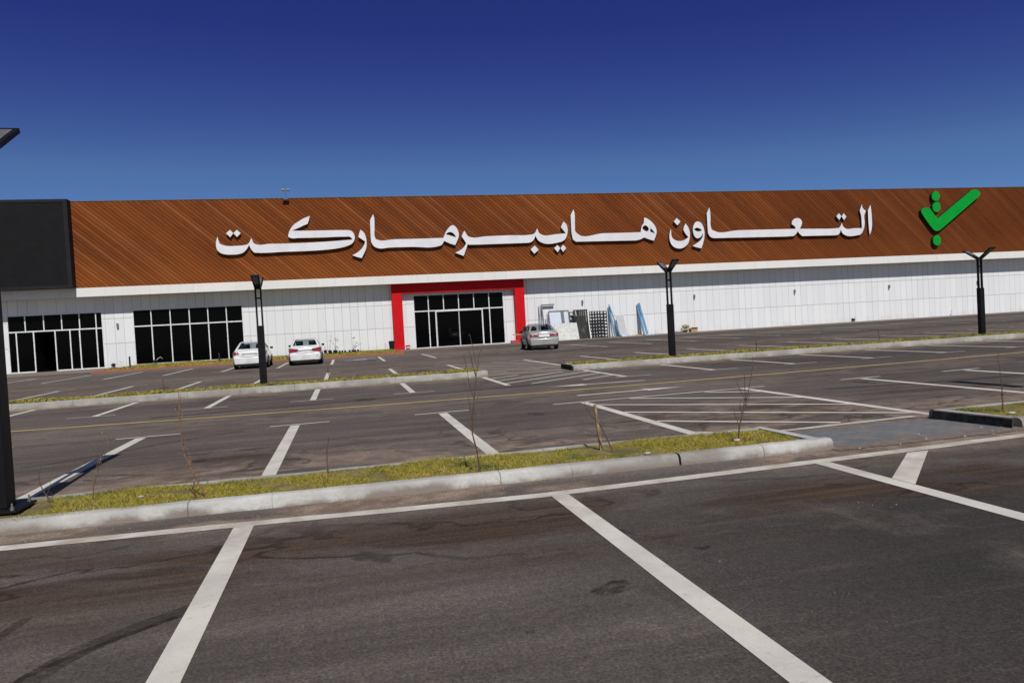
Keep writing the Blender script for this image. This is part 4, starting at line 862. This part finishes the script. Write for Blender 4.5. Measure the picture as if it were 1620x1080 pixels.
# stones on the turf
for x, y, s, lab in ((8.15, 7.55, .036, 'flat white stone on the right hand turf'), (-2.02, 7.72, .022, 'pale stone in the turf left of the tall reddish sapling'), (3.12, 7.34, .026, 'pale broken stone by the kerb below the timber stake'), (4.33, 7.58, .030, 'pale stone at the foot of the dark forked sapling')):
    bm = bmesh.new(); bmesh.ops.create_icosphere(bm, subdivisions=2, radius=s)
    for v in bm.verts: v.co = Vector((v.co.x*1.5, v.co.y, v.co.z*.55))*(1+.35*mnoise.noise(v.co*24+Vector((x, y, 0))))
    me = bpy.data.meshes.new('stone'); bm.to_mesh(me); bm.free(); me.materials.append(M['stone']); o = bpy.data.objects.new('stone', me); COL.objects.link(o); o.location = (x, y, .125); tag(o, lab, 'stone')

# ------------------------------------------------------------------ things along the wall
def thing(name, b, mat, label, cat, group=None, **k): return tag(b.build(name, mat, **k), label, cat, group)
def bollard(x, y, h, lab):
    t = empty('bollard', (x, y, 0)); tag(t, lab, 'bollard', 'black bollards by the red kerb')
    b = MB(); b.lathe([(.055, 0), (.055, h-.02), (.045, h)], 14); b.build('post', M['black'], t, smooth=40)
    b = MB(); b.lathe([(.11, 0), (.11, .025), (.07, .03)], 14); b.build('foot', M['black'], t)
bollard(-14.3, 54.2, .86, 'short black bollard left of the wide black window'); bollard(-8.7, 55.0, .72, 'short black bollard left of the first white sedan')
def spotlight(x, y, z, lab):
    t = empty('ground_spotlight', (x, y, z)); tag(t, lab, 'spotlight', 'black spotlights at the foot of the wall')
    b = MB(); b.lathe([(.10, -.16), (.15, .10), (.13, .12)], 14, (0, 0, .2), 'y'); b.build('lamp_head', M['black'], t, smooth=40)
    b = MB(); b.box(-.17, .17, -.03, .03, 0, .05); b.build('bracket', M['black'], t)
    b = MB(); b.tube([(.0, .12, .2), (.2, .2, .42), (.35, .3, .5), (.45, .42, .35)], .018, 6); b.build('cable', M['white_plastic'], t)
spotlight(-16.9, 59.7, .01, 'black ground spotlight below the wall lamp by the side entrance'); spotlight(46.9, 59.8, .01, 'black ground spotlight alone at the foot of the bare white wall'); spotlight(-13.9, 59.2, .11, 'black ground spotlight under the left end of the shop window')
t = empty('waste_bin', (3.72, 59.7, .11)); tag(t, 'black waste bin against the left red pillar', 'bin')
b = MB(); b.lathe([(.19, 0), (.23, .56), (.235, .60)], 16); b.build('bin_body', M['black'], t, smooth=40); b = MB(); b.lathe([(.25, .6), (.25, .64), (.1, .69)], 16); b.build('lid', M['black'], t)
def redbucket(x, y, lab):
    t = empty('paint_bucket', (x, y, .01)); tag(t, lab, 'bucket', 'red paint buckets by the portal')
    b = MB(); b.lathe([(.15, 0), (.185, .33), (.19, .35)], 16); b.build('bucket_body', M['redbox'], t, smooth=40); b = MB(); b.lathe([(.188, .12), (.192, .12), (.196, .22), (.192, .22)], 16); b.build('label_band', M['white_plastic'], t)
redbucket(5.02, 59.75, 'red bucket with a pale band right of the left red pillar')
b = MB(); b.box(-.32, .32, -.2, .2, 0, .2); b.box(-.33, .33, -.21, .21, .2, .225); o = thing('tool_box', b, M['redbox'], 'low red box beside the main entrance glazing', 'box', bevel=.015); o.location = (13.88, 59.3, .01)
t = empty('work_trestle', (14.35, 57.6, 0)); tag(t, 'plank on black trestle legs behind the silver sedan', 'trestle')
b = MB(); b.box(-1.0, .35, -.14, .14, .70, .76); b.build('plank', M['plank'], t)
for x in (-.25, .2):
    for s in (-1, 1): b = MB(); b.bar((x, 0, .70), (x+.03*s, .28*s, 0), .05, .05); b.build('leg', M['black'], t)
b = MB(); b.box(-.1, .4, -.12, .2, .765, 1.35); b.hexa([(-.5,-.12,.765),(-.2,-.12,.765),(-.2,.12,.765),(-.5,.12,.765),(-.42,-.08,.98),(-.25,-.08,.98),(-.25,.08,.98),(-.42,.08,.98)]); o = thing('tool_bag', b, M['black'], 'black tool bag lying on the trestle plank by the red pillar', 'bag', bevel=.03); o.location = (14.35, 57.6, 0)
# frames, boards and pallets stacked against the wall
YJ = 59.85
def leaning(name, label, cat): 
    t = empty(name, (0, YJ, 0)); tag(t, label, cat); return t
t = leaning('door_frame', 'empty grey steel door frame leaning on the white wall, tallest of the stacked frames', 'door frame')
b = MB(); b.bar((16.60, -.35, 0), (16.62, .42, 3.12), .10, .14); b.build('jamb', M['grey_steel'], t); b = MB(); b.bar((16.38, -.28, 0), (16.40, .45, 3.02), .09, .12); b.build('jamb', M['steel'], t)
b = MB(); b.bar((16.67, .40, 3.07), (17.74, .40, 3.08), .14, .10, up=Vector((0,0,1))); b.build('header', M['grey_steel'], t)
t = leaning('window_frame', 'grey window frame with two pale bluish panes behind the stone board', 'window frame')
b = MB(); b.bar((17.15, -.3, 0), (17.15, .25, 2.46), .10, .12); b.bar((18.36, -.3, 0), (18.36, .25, 2.46), .26, .12); b.bar((18.92, -.3, 0), (18.92, .25, 2.46), .07, .12); b.bar((17.2, .255, 2.49), (18.97, .255, 2.49), .10, .08, up=Vector((0,0,1))); b.build('frame', M['grey_steel'], t)
gm = simple('bluish_pane_film', (.56, .61, .70), .35, var=.06)
for a, c in ((17.2, 18.23), (18.49, 18.885)): b = MB(); b.quad((a,-.26,.1),(c,-.26,.1),(c,.25,2.44),(a,.25,2.44)); b.build('pane', gm, t)
t = leaning('spare_mullion', 'thin violet grey mullion propped left of the bluish panes', 'metal bar'); b = MB(); b.bar((16.98, -.4, 0), (17.0, .2, 2.28), .08, .08); b.build('bar', simple('violet_grey_metal', (.22, .21, .30), .4), t)
t = leaning('stone_board', 'speckled pale stone board beside the silver sedan', 'board')
b = MB(); b.hexa([(17.40,-.92,0),(19.44,-.92,0),(19.44,-.87,0),(17.40,-.87,0),(17.38,-.55,1.42),(19.38,-.55,1.42),(19.38,-.50,1.42),(17.38,-.50,1.42)]); b.build('slab', M['stone_board'], t)
def lattice(b, x0, x1, z0, z1, nx, nz, y0, y1, lean, w):
    def q(x, y, z): return (x, y+lean*z, z)
    for i in range(nx+1):
        x = x0+(x1-x0)*i/nx; a, c = max(x0, x-w/2), min(x1, x+w/2)
        b.hexa([q(a,y0,z0),q(c,y0,z0),q(c,y1,z0),q(a,y1,z0),q(a,y0,z1),q(c,y0,z1),q(c,y1,z1),q(a,y1,z1)])
    for j in range(nz+1):
        z = z0+(z1-z0)*j/nz; a, c = max(z0, z-w/2), min(z1, z+w/2)
        b.hexa([q(x0,y0-.004,a),q(x1,y0-.004,a),q(x1,y1-.01,a),q(x0,y1-.01,a),q(x0,y0-.004,c),q(x1,y0-.004,c),q(x1,y1-.01,c),q(x0,y1-.01,c)])
t = leaning('plastic_pallet', 'narrow strip of black pallet showing between panes and dark sheet', 'pallet'); b = MB(); lattice(b, 18.99, 19.42, .02, 2.36, 1, 6, .0, .08, .12, .16); b.build('grid', M['black'], t)
t = leaning('plastic_pallet', 'black pallet grid with wide open holes, next to the dark sheet stack', 'pallet'); b = MB(); lattice(b, 20.70, 21.68, .02, 2.32, 4, 8, -.20, -.17, .05, .125); b.build('grid', M['black'], t)
for x in (20.78, 21.6): b = MB(); b.box(x-.06, x+.06, -.27, -.225, .0, .14); b.build('foot', M['black'], t)
t = leaning('plastic_pallet', 'black pallet grid with narrow holes, farther from the dark sheet stack', 'pallet'); b = MB(); lattice(b, 21.69, 22.32, .02, 2.30, 2, 8, -.16, -.13, .05, .135); b.build('grid', M['black'], t)
for x in (21.8, 22.22): b = MB(); b.box(x-.06, x+.06, -.23, -.185, .0, .14); b.build('foot', M['black'], t)
t = leaning('sheet_stack', 'stack of tall dark steel door sheets', 'metal sheets')
b = MB(); b.bar((19.53, -.55, 0), (19.42, .1, 2.45), .10, .16); b.bar((20.44, -.55, 0), (20.52, .1, 2.45), .10, .16); b.bar((19.30, .1, 2.47), (20.60, .1, 2.47), .10, .09, up=Vector((0,0,1))); b.build('frame', M['black'], t)
for i in range(5):
    x = 19.60+i*.165; b = MB(); y = -.50+.025*((i*3) % 4); b.hexa([(x,y,0),(x+.150,y,0),(x+.150,y+.02,0),(x,y+.02,0),(x-.02,y+.6,2.42),(x+.130,y+.6,2.42),(x+.130,y+.62,2.42),(x-.02,y+.62,2.42)]); b.build('sheet', M['steel_dark'], t)
t = leaning('white_post', 'slim white post between the dark sheets and the pallet grid', 'post'); b = MB(); b.bar((20.62, -.5, 0), (20.60, .2, 2.40), .09, .06); b.build('post', M['white_plastic'], t)
def foam(pts, lab):
    t = leaning('foam_strip', lab, 'foam strip'); t['group'] = 'blue strips leaning on the wall'
    b = MB(); b.bar(pts[0], pts[1], pts[2], .07); b.build('strip', M['blue_film'], t); return t
foam(((22.80, -.6, 0), (22.72, .5, 2.62), .16), 'upright grey blue foam strip touching the pallet grid side')
foam(((23.22, -.7, 0), (22.74, .42, 2.82), .09), 'slanting pale blue strip between pallet grid and grey board')
foam(((25.54, -.46, 0), (25.42, .5, 2.70), .17), 'upright blue foam strip of the pair right of the grey board')
foam(((25.80, -.56, 0), (25.53, .44, 2.84), .18), 'slanting blue foam strip of the pair right of the grey board')
t = leaning('grey_board', 'plain grey board propped up between the blue strips', 'board'); b = MB(); b.hexa([(23.30,-.45,0),(24.0,-.45,0),(24.0,-.42,0),(23.30,-.42,0),(23.22,.2,1.86),(23.92,.2,1.86),(23.92,.23,1.86),(23.22,.23,1.86)]); b.build('panel', M['grey_board'], t)
def film(x0, x1, y, lab):
    b = MB(); nx = 10; vs = [(x0+(x1-x0)*i/nx, y+dy+random.uniform(-.05, .05), random.uniform(.02, .14)*(0 < j < 3)+.015) for i in range(nx+1) for j, dy in enumerate((-.5, -.3, 0, .25))]
    b.add(vs, [(i*4+j, (i+1)*4+j, (i+1)*4+j+1, i*4+j+1) for i in range(nx) for j in range(3)]); thing('plastic_film', b, M['blue_pale'], lab, 'plastic film', 'crumpled film by the wall')
film(23.1, 24.3, 58.9, 'crumpled pale blue film on the ground below the grey board'); film(25.3, 26.1, 59.0, 'crumpled pale blue film at the foot of the blue strip pair')
for x0, x1, y, m, lab in ((24.35, 25.2, 59.1, 'plank', 'broken brown plank lying right of the grey board'), (23.0, 24.6, 56.9, 'card', 'strip of cardboard lying on the path before the grey board')):
    b = MB(); b.hexa([(x0,y,.012),(x1,y+.1,.012),(x1,y+.3,.012),(x0,y+.2,.012),(x0,y,.07),(x1,y+.1,.07),(x1,y+.3,.07),(x0,y+.2,.07)]); thing('scrap_board', b, M[m], lab, 'scrap board')
def lump(name, x, y, z, sx, sy, sz, mat, lab, cat, group=None):
    bm = bmesh.new(); bmesh.ops.create_icosphere(bm, subdivisions=3, radius=1)
    for v in bm.verts:
        d = 1+.28*mnoise.noise(v.co*1.6+Vector((x, y, z)))+.10*mnoise.noise(v.co*5+Vector((x, 0, 0))); v.co = Vector((v.co.x*sx*d, v.co.y*sy*d, max(-.9, v.co.z)*sz*d))
    me = bpy.data.meshes.new(name); bm.to_mesh(me); bm.free(); me.materials.append(M[mat]); o = bpy.data.objects.new(name, me); COL.objects.link(o); o.location = (x, y, z); tag(o, lab, cat, group)
lump('sack', 29.45, 59.6, .21, .40, .32, .22, 'sack', 'bulging khaki sack at the bottom of the heap', 'sack', 'sacks heaped by the wall')
lump('sack', 29.60, 59.65, .52, .34, .28, .17, 'sack', 'khaki sack lying on top of the heap', 'sack', 'sacks heaped by the wall')
lump('sack', 28.85, 59.5, .10, .36, .26, .11, 'grey_board', 'flat grey sack at the left of the heap', 'sack', 'sacks heaped by the wall')
t = empty('cardboard_box', (30.2, 59.4, .012)); tag(t, 'brown cardboard box on the ground right of the sacks', 'box'); b = MB(); b.box(-.30, .30, -.25, .25, 0, .30); b.build('box_body', M['card'], t)
for s in (-1, 1): b = MB(); b.hexa([(-.30,s*.25,.302),(.30,s*.25,.302),(.30,s*.25+.01,.302),(-.30,s*.25+.01,.302),(-.30,s*.38,.40),(.30,s*.38,.40),(.30,s*.38+.01,.40),(-.30,s*.38+.01,.40)]); b.build('flap', M['card'], t)
# potted plants behind the second sedan
def pot_plant(x, y, h, clumps, lab, ph=.24, pr=.11):
    t = empty('potted_plant', (x, y, .11)); tag(t, lab, 'potted plant', 'potted plants on the grass by the wall')
    b = MB(); b.lathe([(pr*.8, 0), (pr, ph-.02), (pr*1.08, ph)], 12); b.build('pot', M['pot'], t, smooth=40)
    b = MB(); s = MB()
    for dx, dz, r, n in clumps:
        b.tube([(0, 0, ph-.03), (dx*.4, 0, ph+(dz-ph)*.5), (dx, 0, dz)], [.012, .010, .006], 5)
        for _ in range(n):
            c = Vector((dx+random.gauss(0, r), random.gauss(0, r), dz+random.gauss(0, r*.6))); d = Vector([random.gauss(0, 1) for _ in range(3)]).normalized()*.075; e = Vector([random.gauss(0, 1) for _ in range(3)]).normalized()*.028
            s.add([c, c+d*.5+e, c+d, c+d*.5-e], [(0, 1, 2, 3)])
    b.build('stems', M['bark'], t); s.build('leaves', M['leaf'], t)
pot_plant(-1.46, 57.9, .5, [(0, .5, .05, 8)], 'low dark potted plant nearest the scuffed white sedan', .30, .13)
pot_plant(-1.13, 58.0, 1.3, [(.08, .95, .05, 7), (.15, 1.35, .03, 4)], 'tall thin potted plant with one bare stem', .27, .13)
pot_plant(-.72, 57.9, 1.2, [(.12, 1.06, .09, 26), (.18, .48, .09, 18), (-.1, .8, .06, 8)], 'tall potted plant with a dark leafy tuft at its top', .25, .14)
pot_plant(.62, 57.9, 1.25, [(.10, 1.12, .08, 20), (.32, .76, .06, 10), (.50, .58, .07, 12), (.15, .45, .07, 10), (.3, .45, .08, 10)], 'spreading potted plant rising from the right hand tray', .16, .11)
def seed_tray(x0, x1, lab):
    t = empty('plant_tray', ((x0+x1)/2, 57.6, .11)); tag(t, lab, 'plant tray', 'black trays of small pots'); L = (x1-x0)/2
    b = MB(); b.box(-L, L, -.2, .2, 0, .05); b.build('tray', M['pot'], t)
    k = int((x1-x0)/.19)
    for i in range(k):
        b = MB(); b.lathe([(.06, .0501), (.08, .19), (.085, .20)], 10, (-L+.10+i*(2*L-.2)/max(1, k-1), 0, 0)); b.build('pot', M['pot'], t)
seed_tray(-1.12, .12, 'long black tray of small pots in front of the tufted plant'); seed_tray(.26, 1.10, 'short black tray of small pots below the spreading plant')
sapling(3.16, 58.4, .11, [(0,0,0),(.01,0,.2),(.0,0,.42)], .012, 'tiny green sapling on the grass left of the waste bin', 4, 10, group='young plants by the wall')
sapling(57.5, 59.4, .0, [(0,0,0),(.05,0,.25),(.15,0,.5)], .02, 'small dark weed at the foot of the wall below the tick emblem', 6, 20, group='young plants by the wall', tl=.25)
